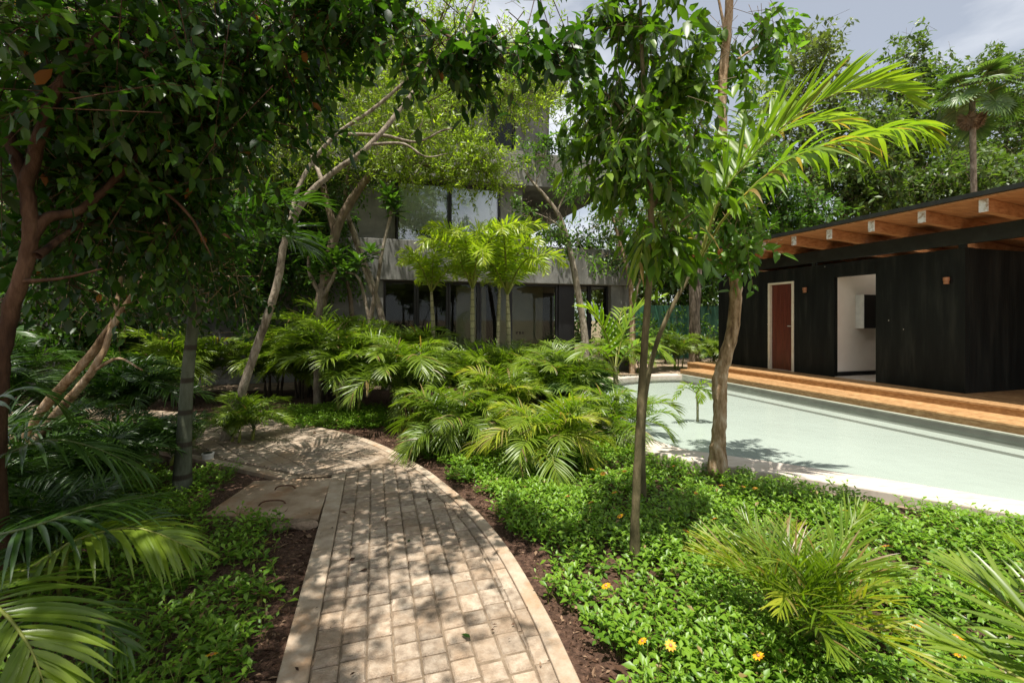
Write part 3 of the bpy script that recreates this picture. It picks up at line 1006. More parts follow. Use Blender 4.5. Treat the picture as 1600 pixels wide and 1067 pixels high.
wallpart('wall_panel', [(5.35, 5.45, 0.103, 4.6, Z0, ZW)])
wallpart('back_wall', [(-5.6, 5.45, 4.603, 4.7, Z0, ZW)])
# inner rooms
mb = MB()
mb.box(2.19, 2.29, 0.103, 3.2, Z0 + 0.1, 2.58, 0, fr=pvf)
mb.box(0.4, 2.188, 3.2, 3.3, Z0 + 0.1, 2.58, 0, fr=pvf)
mb.build('inner_wall', [M['white']], pv)
mb = MB()
mb.box(2.178, 2.186, 0.103, 3.19, Z0 + 0.004, Z0 + 0.09, 0, fr=pvf)
mb.build('skirting', [M['metal']], pv)
mb = MB()
mb.box(0.12, 3.8, 0.02, 3.18, 0.353, 0.362, 0, fr=pvf)
mb.build('room_floor', [M['coping']], pv)
mb = MB()
mb.box(2.02, 2.187, 0.62, 0.64, 1.35, 2.05, 1, fr=pvf)
mb.box(2.02, 2.187, 0.643, 1.2, 1.352, 2.048, 0, fr=pvf)
mb.build('wall_cabinet', [M['metal'], M['steel']], pv)
# door
mb = MB()
mb.box(3.105, 3.16, -0.012, 0.085, Z0, DT - 0.05, 0, fr=pvf)
mb.box(3.75, 3.805, -0.012, 0.085, Z0, DT - 0.05, 0, fr=pvf)
mb.box(3.105, 3.805, -0.012, 0.085, DT - 0.048, DT - 0.003, 0, fr=pvf)
mb.build('door_frame', [M['frame']], pv, bevel=0.003)
mb = MB()
for i in range(5):
    a = 3.163 + i * 0.1165
    mb.box(a, a + 0.114, 0.055, 0.085, Z0 + 0.012, DT - 0.052, 0, fr=pvf)
door = mb.build('door', [M['redwood']], pv, bevel=0.004)
mb = MB()
c = pvf(np.array([(3.22, 0.03, 1.38), (3.22, 0.055, 1.38), (3.30, 0.03, 1.38)]))
tube(mb, [c[1], c[0]], [0.011, 0.011], 8)
tube(mb, [c[0], c[2]], [0.010, 0.008], 8)
mb.build('handle', [M['steel']], door)
# beam, posts, roof
mb = MB()
mb.box(-5.6, 5.5, 0.01, 0.14, 2.755, 3.0, 0, fr=pvf)
mb.build('wall_beam', [M['blackbeam']], pv, bevel=0.005)
mb = MB()
for s in (-5.5, -2.8, 0.06, 2.65, 5.38):
    mb.box(s - 0.045, s + 0.045, 0.03, 0.09, ZW + 0.002, 2.753, 0, fr=pvf)
for s in (-5.5, -2.8):
    mb.box(s - 0.05, s + 0.05, 0.025, 0.125, Z0, ZW, 0, fr=pvf)
mb.build('post', [M['blackbeam']], pv)
SL = 0.069
def slope(c):
    c = np.array(c, float)
    c[:, 2] -= SL * (c[:, 1] - 0.07)
    return pvf(c)
ss = [-5.2 + 0.76 * i for i in range(14)]
for s in ss:
    mb = MB()
    mb.box(s - 0.05, s + 0.05, -0.80, 4.9, 3.003, 3.18, 0, rng.random(), fr=slope)
    bo = mb.build('roof_beam', [M['beamwood']], pv, bevel=0.005)
    mb = MB()
    mb.box(s - 0.053, s + 0.053, -0.806, -0.795, 3.0, 3.183, 0, fr=slope)
    mb.build('painted_end', [M['endpaint']], bo)
mb = MB()
nn = -0.88
HOLE = (0.5, 2.1, 0.86, 1.78)          # roof opening added to brighten the room behind the doorway
while nn < 4.95:
    v_ = rng.random()
    spans = [(-5.8, HOLE[0]), (HOLE[1], 5.62)] if HOLE[2] - 0.01 < nn + 0.05 < HOLE[3] - 0.03 else [(-5.8, 5.62)]
    for a_, b_ in spans:
        mb.box(a_, b_, nn, nn + 0.112, 3.184, 3.205, 0, v_, fr=slope)
    nn += 0.115
mb.build('roof_soffit', [M['beamwood']], pv)
mb = MB()
for a_, b_, c_, d_ in ((-5.82, HOLE[0], -0.92, 5.0), (HOLE[1], 5.64, -0.92, 5.0), (HOLE[0], HOLE[1], -0.92, 0.85), (HOLE[0], HOLE[1], 1.76, 5.0)):
    mb.box(a_, b_, c_, d_, 3.209, 3.275, 0, fr=slope)
mb.build('roof', [M['blackbeam']], pv)
mb = MB()
mb.box(HOLE[0] - 0.03, HOLE[1] + 0.03, 0.81, 1.80, 3.278, 3.284, 0, fr=slope)
mb.build('added_light_panel', [M['frosted']], pv)  # unseen pane, added to spread daylight evenly into the room
mb = MB()
mb.box(5.42, 5.62, -0.86, 4.9, 3.02, 3.181, 0, 0.3, fr=slope)
mb.build('gable_board', [M['beamwood']], pv)
# wall lights
for s, lab in ((2.79, 'small bronze wall light between the red door and the open doorway'), (0.22, 'small bronze wall light near the outer corner of the black pavilion wall')):
    p = pvf(np.array([(s, -0.05, 2.18)]))[0]
    e = empty('wall_light', p, lab, 'wall light', 'wall lights on the pavilion')
    mb = MB()
    mb.box(s - 0.05, s + 0.05, -0.012, -0.002, 2.15, 2.22, 0, fr=pvf)
    mb.build('back_plate', [M['metal']], e)
    mb = MB()
    a = pvf(np.array([(s, -0.055, 2.12), (s, -0.055, 2.17), (s, -0.055, 2.172), (s, -0.055, 2.23)]))
    tube(mb, [a[0], a[1]], [0.036, 0.036], 14)
    tube(mb, [a[2], a[3]], [0.042, 0.042], 14)
    mb.build('lamp_body', [M['copper']], e, smooth=False)

# ---- concrete building
O_ = np.array((-2.5, 12.0)); E_ = np.array((.957, .291)); Q_ = np.array((-.291, .957))
def bf(c):
    c = np.asarray(c, float)
    return np.c_[O_ + c[:, :1] * E_ + c[:, 1:2] * Q_, c[:, 2]]
bl = empty('concrete_house', (*O_, 0), 'grey board-marked concrete house with wide planter ledges and dark glazing behind the palms', 'house')
def bpart(name, boxes, mat, parent=bl, bevel=0.0):
    mb = MB()
    for b in boxes:
        mb.box(*b, 0, fr=bf)
    return mb.build(name, [M[mat]], parent, bevel=bevel)
for b_ in [(-9.5, -0.86, 0, 0.3, 0, 2.548), (5.73, 6.40, 0.0, 0.5, 0, 2.548), (-9.5, -0.54, 0.35, 0.6, 3.4, 5.27), (2.33, 2.99, 0.2, 0.6, 3.4, 5.27)]:
    bpart('wall', [b_], 'concrete', bevel=0.01)
bpart('planter_ledge', [(-9.6, 6.42, -0.10, 0.12, 2.55, 3.60), (-9.6, 6.42, 0.122, 0.9, 2.55, 3.25), (6.2, 6.42, 0.9, 6.0, 2.55, 3.6)], 'concrete', bevel=0.012)
bpart('floor_slab', [(-9.5, 6.1, 0.902, 7.0, 2.60, 2.9), (-9.5, 6.4, 0.31, 7.0, 0.0, 0.1)], 'concrete')
bpart('balcony', [(-9.6, 5.62, -0.15, 0.05, 5.272, 6.22), (-9.6, 5.62, 0.052, 6.8, 5.272, 5.55), (5.42, 5.62, 0.05, 4.5, 5.552, 6.2)], 'concrete', bevel=0.012)
bpart('upper_wall', [(-9.0, 0.6, 1.2, 1.5, 5.56, 8.6), (1.5, 2.2, 1.2, 1.5, 5.56, 8.6), (3.1, 4.2, 1.2, 1.5, 5.56, 8.6)], 'concrete')
bpart('roof', [(-9.4, 4.5, 0.4, 6.8, 8.603, 9.35)], 'concrete', bevel=0.012)
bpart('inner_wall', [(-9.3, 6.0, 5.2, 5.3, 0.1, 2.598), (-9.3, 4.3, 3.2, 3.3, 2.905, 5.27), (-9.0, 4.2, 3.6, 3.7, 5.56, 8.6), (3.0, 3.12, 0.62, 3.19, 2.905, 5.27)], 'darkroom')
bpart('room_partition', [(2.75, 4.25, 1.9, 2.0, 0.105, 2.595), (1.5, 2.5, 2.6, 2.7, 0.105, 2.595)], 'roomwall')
mb = MB()
for i in range(3):
    mb.box(3.32 + i * 0.10, 3.39 + i * 0.10, 1.885, 1.899, 1.05, 1.13, 0, fr=bf)
mb.build('socket', [M['metal']], bl)
def window(t0, t1, d, z0, z1, glass, fw=0.05, ms=()):
    mb = MB()
    mb.box(t0, t0 + fw, d - 0.03, d + 0.06, z0, z1, 0, fr=bf)
    mb.box(t1 - fw, t1, d - 0.03, d + 0.06, z0, z1, 0, fr=bf)
    mb.box(t0 + fw, t1 - fw, d - 0.028, d + 0.058, z1 - fw, z1 - 0.002, 0, fr=bf)
    mb.box(t0 + fw, t1 - fw, d - 0.028, d + 0.058, z0, z0 + fw, 0, fr=bf)
    f = mb.build('window', [M['metal']], bl)
    mb = MB()
    mb.box(t0 + fw - 0.01, t1 - fw + 0.01, d + 0.01, d + 0.022, z0 + fw - 0.01, z1 - fw + 0.01, 0, fr=bf)
    mb.build('pane', [M[glass]], f)
xs = [-0.85, 0.0, 0.86, 1.72, 2.62, 4.08]
for a, b in zip(xs[:-1], xs[1:]):
    window(a, b - 0.01, 0.22, 0.1, 2.548, 'glass', 0.06)
bpart('dark_pier', [(4.085, 4.55, 0.15, 0.4, 0.1, 2.548)], 'metal')
window(4.56, 5.10, 0.22, 0.1, 2.548, 'glass', 0.05)
window(5.11, 5.72, 0.22, 0.1, 2.548, 'glass', 0.05)
window(-0.52, 0.89, 0.25, 3.42, 5.22, 'clearglass', 0.05)
window(0.90, 2.32, 0.25, 3.42, 5.22, 'clearglass', 0.05)
bpart('reflection_panel', [(-0.44, 0.82, 0.31, 0.32, 3.95, 5.2), (0.98, 2.24, 0.31, 0.32, 3.5, 5.2)], 'reflection_panel')  # panels added behind the glass to imitate its sky reflection
window(0.62, 1.49, 1.3, 5.6, 8.4, 'glass', 0.06)
window(2.22, 3.09, 1.3, 5.6, 8.4, 'glass', 0.06)

# ---- green corrugated fence far behind
mb = MB()
a, b = np.array((3.9, 16.6)), np.array((16.5, 20.4))
n = 260
u = np.linspace(0, 1, n)
dn = nrm(np.array(((b - a)[1], -(b - a)[0])))
p = a + u[:, None] * (b - a) + dn * (0.035 * np.sin(u * 260))[:, None]
strip(mb, p, p - dn * 0.004, 0.05, 2.05)
fe = empty('corrugated_fence', (*a, 0), 'tall green corrugated metal fence beyond the far end of the pool', 'fence')
mb.build('sheet', [M['greenfence']], fe)
for i in range(7):
    q = a + (b - a) * i / 6
    mb = MB()
    tube(mb, [(q[0] - dn[0] * .12, q[1] - dn[1] * .12, 0), (q[0] - dn[0] * .12, q[1] - dn[1] * .12, 2.15)], [0.04, 0.04], 8)
    mb.build('post', [M['metal']], fe)

# ---- inspection slab with rebar handles, stone, fixtures
sl = [gr(398, 757), gr(519, 752), gr(497, 818), gr(318, 812)]
mb = MB()
mb.prism([tuple(p[:2]) for p in sl][::-1], -0.02, 0.038)
so = empty('concrete_slab', (*(sum(sl) / 4)[:2], 0), 'rust stained square concrete inspection cover with two bent bar handles beside the path', 'slab')
mb.build('cover', [M['slab']], so, bevel=0.006)
for x0, y0, x1, y1 in ((402, 790, 448, 786), (428, 765, 463, 763)):
    a, b = gr(x0, y0, 0.038), gr(x1, y1, 0.038)
    mb = MB()
    m1, m2 = a + (b - a) * .2 + (0, 0, .028), a + (b - a) * .8 + (0, 0, .028)
    tube(mb, spline([a - (0, 0, .015), m1, m2, b - (0, 0, .015)], 14), [0.0065, 0.0065], 7)
    mb.build('handle', [M['rebar']], so, smooth=True)
def stone(label, p, r, seed):
    rng = np.random.default_rng(seed)
    import bmesh
    bm = bmesh.new()
    bmesh.ops.create_icosphere(bm, subdivisions=3, radius=1)
    dirs = nrm(rng.normal(size=(7, 3)))
    for v in bm.verts:
        c = np.array(v.co)
        k = 1.0
        for d in dirs:
            k = min(k, 0.72 / max(1e-3, float(c @ d)) if c @ d > 0.6 else 1.0)
        c = c * k * np.array(r)
        v.co = c
    me = bpy.data.meshes.new('stone')
    bm.to_mesh(me)
    bm.free()
    me.materials.append(M['stone'])
    o = bpy.data.objects.new('stone', me)
    o.location = p
    COL.objects.link(o)
    tag(o, label, 'stone', 'loose stones by the inspection cover')
p = gr(470, 826); stone('flat brown stone wedged between the inspection cover and the path edge', (p[0], p[1], 0.03), (0.13, 0.06, 0.045), 4)
p = gr(432, 828); stone('dark stone at the corner of the inspection cover, left of the flat one', (p[0], p[1], 0.025), (0.10, 0.05, 0.035), 9)
for px, py, lab in ((325, 722, 'white plastic path light stub at the left edge of the paving below the palm trunk'), (630, 722, 'pale plastic path light stub in the soil right of the path bend')):
    p = gr(px, py)
    e = empty('path_light', p, lab, 'path light', 'short plastic path lights')
    mb = MB()
    tube(mb, [(*p[:2], 0), (*p[:2], 0.085)], [0.052, 0.052], 20)
    mb.build('body', [M['pvc']], e)
    mb = MB()
    tube(mb, [(*p[:2], 0.086), (*p[:2], 0.10)], [0.060, 0.060], 20)
    tube(mb, [(*p[:2], 0.1005), (*p[:2], 0.104)], [0.045, 0.044], 20, 1)
    mb.build('rim', [M['pvc'], M['metal']], e)

# ================================================================== GROUND COVER (stuff)
def cover(name, label, polys, dens, seed, hmin=0.045, hmax=0.18, leafL=0.046, holes=0.6, mat='lf_cover'):
    rng = np.random.default_rng(seed)
    mb = MB()
    for poly in polys:
        P = np.array(poly)
        lo, hi = P.min(0), P.max(0)
        n = int((hi - lo).prod() * dens)
        q = lo + rng.random((n, 2)) * (hi - lo)
        q = q[in_poly(q, poly)]
        # patchy growth
        f = (np.sin(q[:, 0] * 3.1 + 1.3 * np.sin(q[:, 1] * 2.3)) * np.sin(q[:, 1] * 3.7 + 1.1 * np.sin(q[:, 0] * 2.9)) + 0.6 * np.sin(q[:, 0] * 9.1 + q[:, 1] * 7.3) * np.sin(q[:, 1] * 11.3 - q[:, 0] * 5.1))
        keep = rng.random(len(q)) > holes * np.clip(-f + 0.15, 0, 1.2)
        q, f = q[keep], f[keep]
        n = len(q)
        hh = (hmin + (hmax - hmin) * np.clip(0.5 + 0.35 * f, 0, 1)) * (0.6 + 0.6 * rng.random(n))
        lean = rng.normal(size=(n, 2)) * 0.35
        tint = rng.random(n)
        for lev, (zf, sz, up, npair) in enumerate(((0.45, 1.0, 0.1, 2), (0.75, 1.1, 0.25, 2), (1.0, 0.8, 0.7, 2))):
            for j in range(npair):
                ph = rng.random(n) * 0.8 + j * math.pi + lev * 1.57 + tint * 6.28
                pos = np.c_[q + lean * (hh * zf)[:, None], hh * zf]
                D = np.c_[np.cos(ph), np.sin(ph), up + rng.normal(size=n) * 0.2]
                Nn = np.c_[-np.cos(ph) * up, -np.sin(ph) * up, np.ones(n)] + rng.normal(size=(n, 3)) * 0.22
                s = sz * (0.5 + 0.95 * rng.random(n) ** 1.3)
                var = np.clip(0.18 + 0.25 * lev + 0.3 * (tint - .5) + 0.35 * rng.random(n), 0, 0.9)
                var[rng.random(n) < (0.05 if lev == 0 else 0.012)] = 1.0
                add_leaves(mb, pos, D, Nn, leafL * s, leafL * 0.50 * s, T_LB, 0, var)
        # stems
        a = np.c_[q, np.full(n, 0.0)]
        b = np.c_[q + lean * hh[:, None], hh]
        d = np.array([(0.0015, 0, 0), (-0.001, 0.0015, 0), (-0.001, -0.0015, 0)])
        V = np.concatenate([a[:, None] + d, b[:, None] + d * .7], 1)
        F = np.array([(0, 1, 4, 3), (1, 2, 5, 4), (2, 0, 3, 5)])
        mb.add(V.reshape(-1, 3), ((np.arange(n) * 6)[:, None, None] + F[None]).reshape(-1, 4), 1, 0.5)
    o = mb.build(name, [M[mat], M['rachis']], smooth=True)
    return tag(o, label, 'ground cover', kind='stuff')

rgt = off_curve(rc, 0.17)
cop = [tuple(p) for p in (pc + outw * (0.45 + 0.06 * np.sin(np.arange(len(pc)) * 1.9)[:, None]))]
cov_r = [(1.3, 0.9)] + [(p[0] + 0.08 * math.sin(p[1] * 7) + 0.05 * math.sin(p[1] * 17), p[1]) for p in rgt if 0.9 < p[1] < 5.3] + [(-0.6, 5.9), (0.3, 6.6), (1.1, 6.9)] + [p for p in cop[::-1] if p[1] < 6.9 and p[0] < 5.2] + [(5.0, 0.9)]
cover('ground_cover', 'low bright green ground cover filling the bed between the path and the pool', [cov_r], 980, 11)
cov_l = [(-0.9, 0.9), (-1.04, 1.6), (-1.2, 2.2), (-1.30, 2.55), (-1.55, 2.95), (-1.58, 3.25), (-1.75, 3.42), (-2.4, 3.5), (-2.6, 4.0), (-2.75, 4.6), (-3.6, 4.6), (-4.6, 4.0), (-4.6, 2.0), (-3.2, 0.9)]
cover('ground_cover', 'dark shaded ground cover between the left fronds and the paved path', [cov_l], 520, 12, hmin=0.05, hmax=0.14)
cov_b = [gr(425, 662)[:2], gr(470, 672)[:2], gr(560, 672)[:2], gr(620, 668)[:2], gr(600, 640)[:2], gr(520, 634)[:2], gr(450, 640)[:2]]
cover('ground_cover', 'sunny mat of small leaved ground cover beyond the path bend', [[tuple(p) for p in cov_b]], 700, 13, leafL=0.045, hmax=0.13, holes=0.1)

# litter and chips on bare soil
rng = np.random.default_rng(21)
mb = MB()
n = 15000
q = np.c_[rng.uniform(-6, 3, n), rng.uniform(1.0, 8.5, n)]
pbp = [tuple(p) for p in pb]
q = q[~in_poly(q, pbp) & ~in_poly(q, pool_poly)]
near = np.argmin(np.abs(q[:, 1:2] - rc[None, :, 1]), 1)
k = np.abs(q[:, 0] - rc[near, 0]) < 0.6
q = np.concatenate([q, np.c_[rc[:, 0].repeat(60) + rng.uniform(0.03, 0.42, len(rc) * 60), rc[:, 1].repeat(60) + rng.uniform(-0.04, 0.25, len(rc) * 60)]])
ll = LA0 + rng.random((3500, 1)) * (LA1 - LA0)
q = np.concatenate([q, ll + left_n * rng.uniform(0.03, 0.4, (3500, 1))])
n = len(q)
D = np.c_[rng.normal(size=(n, 2)), rng.normal(size=n) * 0.25]
Nn = np.c_[rng.normal(size=(n, 2)) * 0.5, np.ones(n)]
L = rng.uniform(0.008, 0.032, n)
big = rng.random(n) < 0.10
L[big] *= 2.4
zz = rng.uniform(0.006, 0.018, n)
qp = np.c_[rng.uniform(-4, 0.5, 1500), rng.uniform(1.2, 7.0, 1500)]
qp = qp[in_poly(qp, pbp)][:170]
q[:len(qp)] = qp
zz[:len(qp)] = rng.uniform(0.044, 0.05, len(qp))
add_leaves(mb, np.c_[q, zz], D, Nn, L, L * rng.uniform(0.2, 0.55, n), T_DI, 0, rng.random(n) ** 1.6)
tag(mb.build('leaf_litter', [M['chip']]), 'brown leaf litter and bark chips on the bare soil along the path', 'leaf litter', kind='stuff')

# ---- yellow flowers
def flower_mesh():
    mb = MB()
    k = 10
    a = np.arange(k) * 2 * math.pi / k
    D = np.c_[np.cos(a), np.sin(a), np.full(k, 0.15)]
    add_leaves(mb, np.c_[np.cos(a) * .004, np.sin(a) * .004, np.zeros(k)], D, np.tile((0, 0, 1.0), (k, 1)), 0.021, 0.012, T_OV, 0, 0.3 + 0.6 * (np.arange(k) % 3) / 2)
    tube(mb, [(0, 0, -0.003), (0, 0, 0.004), (0, 0, 0.007)], [0.007, 0.007, 0.003], 8, 1)
    tube(mb, [(0, 0, -0.09), (0.004, 0, -0.04), (0, 0, -0.002)], [0.0015, 0.0015], 5, 2)
    return mb.mesh('yellow_flower', [M['petal'], M['copper'], M['rachis_dk']])
fm = flower_mesh()
random.seed(3)
fl = [(925, 733, 0), (942, 740, 0), (976, 736, 0), (1053, 728, 0), (887, 775, 0), (924, 784, 0), (960, 769, 0), (969, 806, 0), (1128, 758, 0), (1088, 771, 0), (1116, 810, 0), (1072, 829, 0), (947, 915, 1), (1004, 1001, 2), (1048, 1008, 2), (1185, 1024, 3), (1495, 996, 0), (1500, 1024, 0), (1445, 974, 0), (1432, 978, 0), (1383, 853, 0), (1449, 880, 0), (1545, 918, 0), (1160, 760, 0), (1320, 797, 0), (331, 1022, 4), (1598, 878, 0), (1180, 763, 0)]
for px, py, kd in fl:
    z = 0.165
    p = gr(px, py, z)
    o = bpy.data.objects.new('yellow_flower', fm)
    COL.objects.link(o)
    o.location = p
    o.rotation_euler = (random.uniform(0.1, 0.5), random.uniform(-0.25, 0.25), random.uniform(0, 6))
    s = random.uniform(0.85, 1.15)
    o.scale = (s, s, s)
    tag(o, {0: 'tiny orange-yellow daisy flower in the sunny ground cover between path and pool',
            1: 'orange-yellow daisy flower below the slender trunk, nearest the path edge',
            2: 'one of two orange-yellow daisies in the near ground cover right of the path',
            3: 'orange-yellow daisy in front of the spiky yellowing palm at the bottom',
            4: 'lone yellow daisy in the shaded ground cover left of the path'}[kd], 'flower', 'yellow daisies in the ground cover')

# ---- fallen leaves on the paving
rng = np.random.default_rng(2)
for px, py, yaw, lab in ((735, 996, 2.6, 'dark green fallen leaf lying on the near pavers'), (637, 846, 1.2, 'tiny curled green leaf on the pavers halfway to the bend')):
    p = gr(px, py, 0.045)
    mb = MB()
    L = 0.055 if px > 700 else 0.03
    add_leaves(mb, np.array([(0, 0, 0.0)]), np.array([(math.cos(yaw), math.sin(yaw), 0.15)]), np.array([(0.2, 0.1, 1.0)]), np.array([L]), L * 0.6, T_OV, 0, np.array([0.3]))
    o = mb.build('fallen_leaf', [M['lf_dark']])
    o.location = p
    tag(o, lab, 'leaf', 'leaves fallen on the path')

# ================================================================== TREES
def B(px, py, Y, rx, rz, ry, n):
    """crown blob: pixel centre and half sizes, depth half size in metres"""
    return (at(px, py, Y), (rx * Y / FPX, ry, rz * Y / FPX), n)

# near left tree
b0 = gr(-25, 830)
Yt = 2.25
b0 = np.array((-2.55, Yt, 0))
tree('broadleaf_tree', 'red barked forking tree at the left edge with large dark glossy leaves overhead', 'tree', b0,
     [([b0, at(-5, 640, Yt), at(14, 500, Yt), at(46, 380, Yt), at(40, 290, Yt), at(5, 190, Yt), at(-40, 60, 2.4)], [0.052, 0.038, 0.033, 0.030, 0.024, 0.02]),
      ([at(46, 375, Yt), at(75, 340, 2.3), at(130, 325, 2.4), at(210, 250, 2.6), at(330, 120, 2.8), at(470, 20, 2.9), at(620, 15, 2.8), at(740, 75, 2.6), at(905, 88, 2.5)], [0.030, 0.025, 0.021, 0.019, 0.018, 0.014, 0.010, 0.007, 0.004]),
      ([at(58, 400, Yt), at(130, 350, 2.6), at(200, 330, 3.0)], [0.02, 0.012, 0.006]),
      ([at(30, 440, Yt), at(95, 435, 2.2), at(160, 420, 2.2)], [0.012, 0.007, 0.004]),
      ([at(200, 255, 2.6), at(290, 330, 2.6), at(330, 400, 2.7)], [0.012, 0.008, 0.004]),
      ([at(40, 290, Yt), at(90, 140, 2.2), at(180, 20, 2.3), at(260, -160, 2.6)], [0.03, 0.024, 0.018, 0.012])],
     [B(150, 110, 2.5, 190, 130, 0.6, 360), B(330, 180, 2.9, 150, 130, 0.6, 230), B(110, 300, 2.7, 150, 120, 0.5, 230), B(420, 60, 2.9, 150, 80, 0.6, 200),
      B(250, 330, 3.0, 120, 80, 0.5, 90), B(600, 40, 2.8, 130, 50, 0.35, 90), B(690, 95, 2.6, 60, 60, 0.25, 40), B(790, 85, 2.5, 90, 35, 0.2, 26), B(890, 80, 2.5, 40, 30, 0.2, 8),
      ((-2.1, 2.7, 5.4), (1.2, 0.9, 0.6), 150), ((-1.8, 1.4, 5.5), (1.4, 0.9, 0.6), 210), ((-3.0, 1.5, 4.9), (1.5, 1.7, 0.9), 620), ((-2.0, 0.3, 4.9), (1.1, 0.9, 0.7), 330), ((-4.4, 1.0, 5.2), (1.3, 1.6, 0.8), 380), ((-3.0, -1.2, 5.0), (1.8, 1.0, 0.8), 380)],  # crown masses out of view, added overhead and behind camera to darken the left
     'lf_dark', 'bk_red', (0.088, 0.046), 101, twig=0.32, per=10, droop=0.4, hang=0.4)

b0 = np.array((-4.15, 3.8, 0))
tree('broadleaf_tree', 'pale gnarled tree with several leaning stems behind the left foreground palm', 'tree', b0,
     [([b0, at(10, 770, 3.8), at(25, 730, 3.75), at(60, 650, 3.7), at(110, 590, 3.6), at(160, 530, 3.6), at(240, 400, 3.8), at(300, 200, 4.0)], [0.19, 0.15, 0.06, 0.037, 0.033, 0.030, 0.022, 0.013]),
      ([at(25, 735, 3.75), at(90, 645, 3.6), at(140, 585, 3.5), at(172, 520, 3.6), at(200, 380, 3.9)], [0.05, 0.033, 0.028, 0.02, 0.012]),
      ([at(145, 580, 3.5), at(185, 560, 3.5), at(222, 578, 3.4)], [0.014, 0.010, 0.006]),
      ([at(20, 735, 3.75), at(-20, 600, 4.0), at(-30, 350, 4.2), at(60, 100, 4.4)], [0.09, 0.06, 0.05, 0.02])],
     [B(120, 420, 4.2, 190, 90, 0.6, 150), B(230, 340, 4.4, 130, 100, 0.6, 140), B(100, 220, 4.8, 190, 130, 0.8, 200), B(330, 430, 4.0, 90, 60, 0.4, 60), B(190, 110, 4.8, 170, 110, 0.9, 170),
      ((-4.4, 5.6, 6.3), (1.5, 1.3, 1.0), 330), ((-4.8, 4.6, 6.0), (2.0, 2.0, 1.2), 480), ((-6.6, 6.8, 6.4), (2.2, 2.0, 1.2), 420)],  # out-of-view upper crown, thickened to block light over the left bed
     'lf_dark', 'bk_mottled', (0.085, 0.044), 102, twig=0.36, per=10, droop=0.4, hang=0.4)

# leaning pale tree by the path bend
b0 = gr(352, 690)
Yt = b0[1]
tree('leaning_tree', 'pale slanting trunk by the path bend with bare crossing branches', 'tree', b0,
     [([b0, at(375, 620, Yt), at(402, 540, Yt), at(432, 450, Yt), at(447, 370, Yt), at(478, 310, Yt), at(520, 270, Yt), at(580, 225, Yt), at(650, 140, 6.2), at(720, 60, 6.6), at(760, -60, 7.0)], [0.075, 0.054, 0.049, 0.045, 0.041, 0.037, 0.034, 0.029, 0.024, 0.016]),
      ([at(447, 375, Yt), at(470, 285, 6.2), at(520, 215, 6.4), at(590, 165, 6.6), at(660, 95, 6.8), at(700, 0, 7.2)], [0.029, 0.027, 0.027, 0.025, 0.020, 0.014]),
      ([at(535, 210, 6.4), at(600, 212, 6.4), at(650, 222, 6.4), at(690, 205, 6.4), at(712, 200, 6.4)], [0.026, 0.022, 0.018, 0.012, 0.006]),
      ([at(580, 226, Yt), at(630, 225, Yt), at(665, 245, Yt), at(700, 240, Yt)], [0.02, 0.015, 0.010, 0.005]),
      ([at(640, 215, 6.4), at(658, 195, 6.4), at(660, 180, 6.4)], [0.010, 0.007, 0.004]),
      ([at(505, 290, Yt), at(480, 200, 6.4), at(500, 80, 6.8), at(470, -80, 7.0)], [0.03, 0.024, 0.018, 0.01])],
     [B(560, 130, 7.2, 120, 70, 0.8, 260), B(690, 60, 7.4, 130, 70, 0.9, 300), B(480, 90, 7.2, 110, 80, 0.9, 220), B(450, 210, 6.8, 60, 60, 0.6, 110), B(640, 215, 7.0, 70, 35, 0.5, 110),
      ((-2.2, 6.2, 7.2), (1.2, 1.0, 0.6), 90), ((-4.2, 7.4, 7.0), (1.6, 1.5, 1.0), 200)],
     'lf_olive', 'bk_pale', (0.085, 0.030), 103, twig=0.36, per=11, tmpl=T_DI, up=0.35, droop=0.1, hang=0.05, spread=0.7)

# big fine-leaved tree in front of the house
b0 = np.array((-4.4, 9.6, 0))
tree('fine_leaved_tree', 'wide olive green tree with tiny leaves spilling in front of the house balcony', 'tree', b0,
     [([b0, at(500, 480, 9.6), at(520, 380, 9.6), at(545, 320, 9.6), at(600, 250, 9.6), at(700, 170, 9.8), at(800, 120, 10)], [0.14, 0.12, 0.10, 0.09, 0.07, 0.04, 0.02]),
      ([at(525, 370, 9.6), at(500, 250, 9.8), at(520, 130, 10)], [0.08, 0.06, 0.02]),
      ([at(600, 250, 9.6), at(680, 260, 9.4), at(760, 270, 9.3)], [0.05, 0.03, 0.01])],
     [B(620, 200, 9.7, 120, 70, 1.0, 430), B(760, 150, 9.9, 110, 60, 1.0, 430), B(640, 252, 9.5, 90, 38, 0.7, 230), B(745, 258, 9.4, 58, 44, 0.6, 220), B(850, 110, 10, 70, 50, 0.9, 150),
      B(500, 170, 9.8, 110, 90, 1.0, 300), B(440, 260, 9.6, 80, 70, 0.8, 200), B(650, 90, 10, 140, 60, 1, 300)],
     'lf_olive', 'bk_grey', (0.105, 0.034), 104, twig=0.42, per=14, tmpl=T_DI, droop=0.1, hang=0.0, up=0.35, spread=0.7, clump=7)

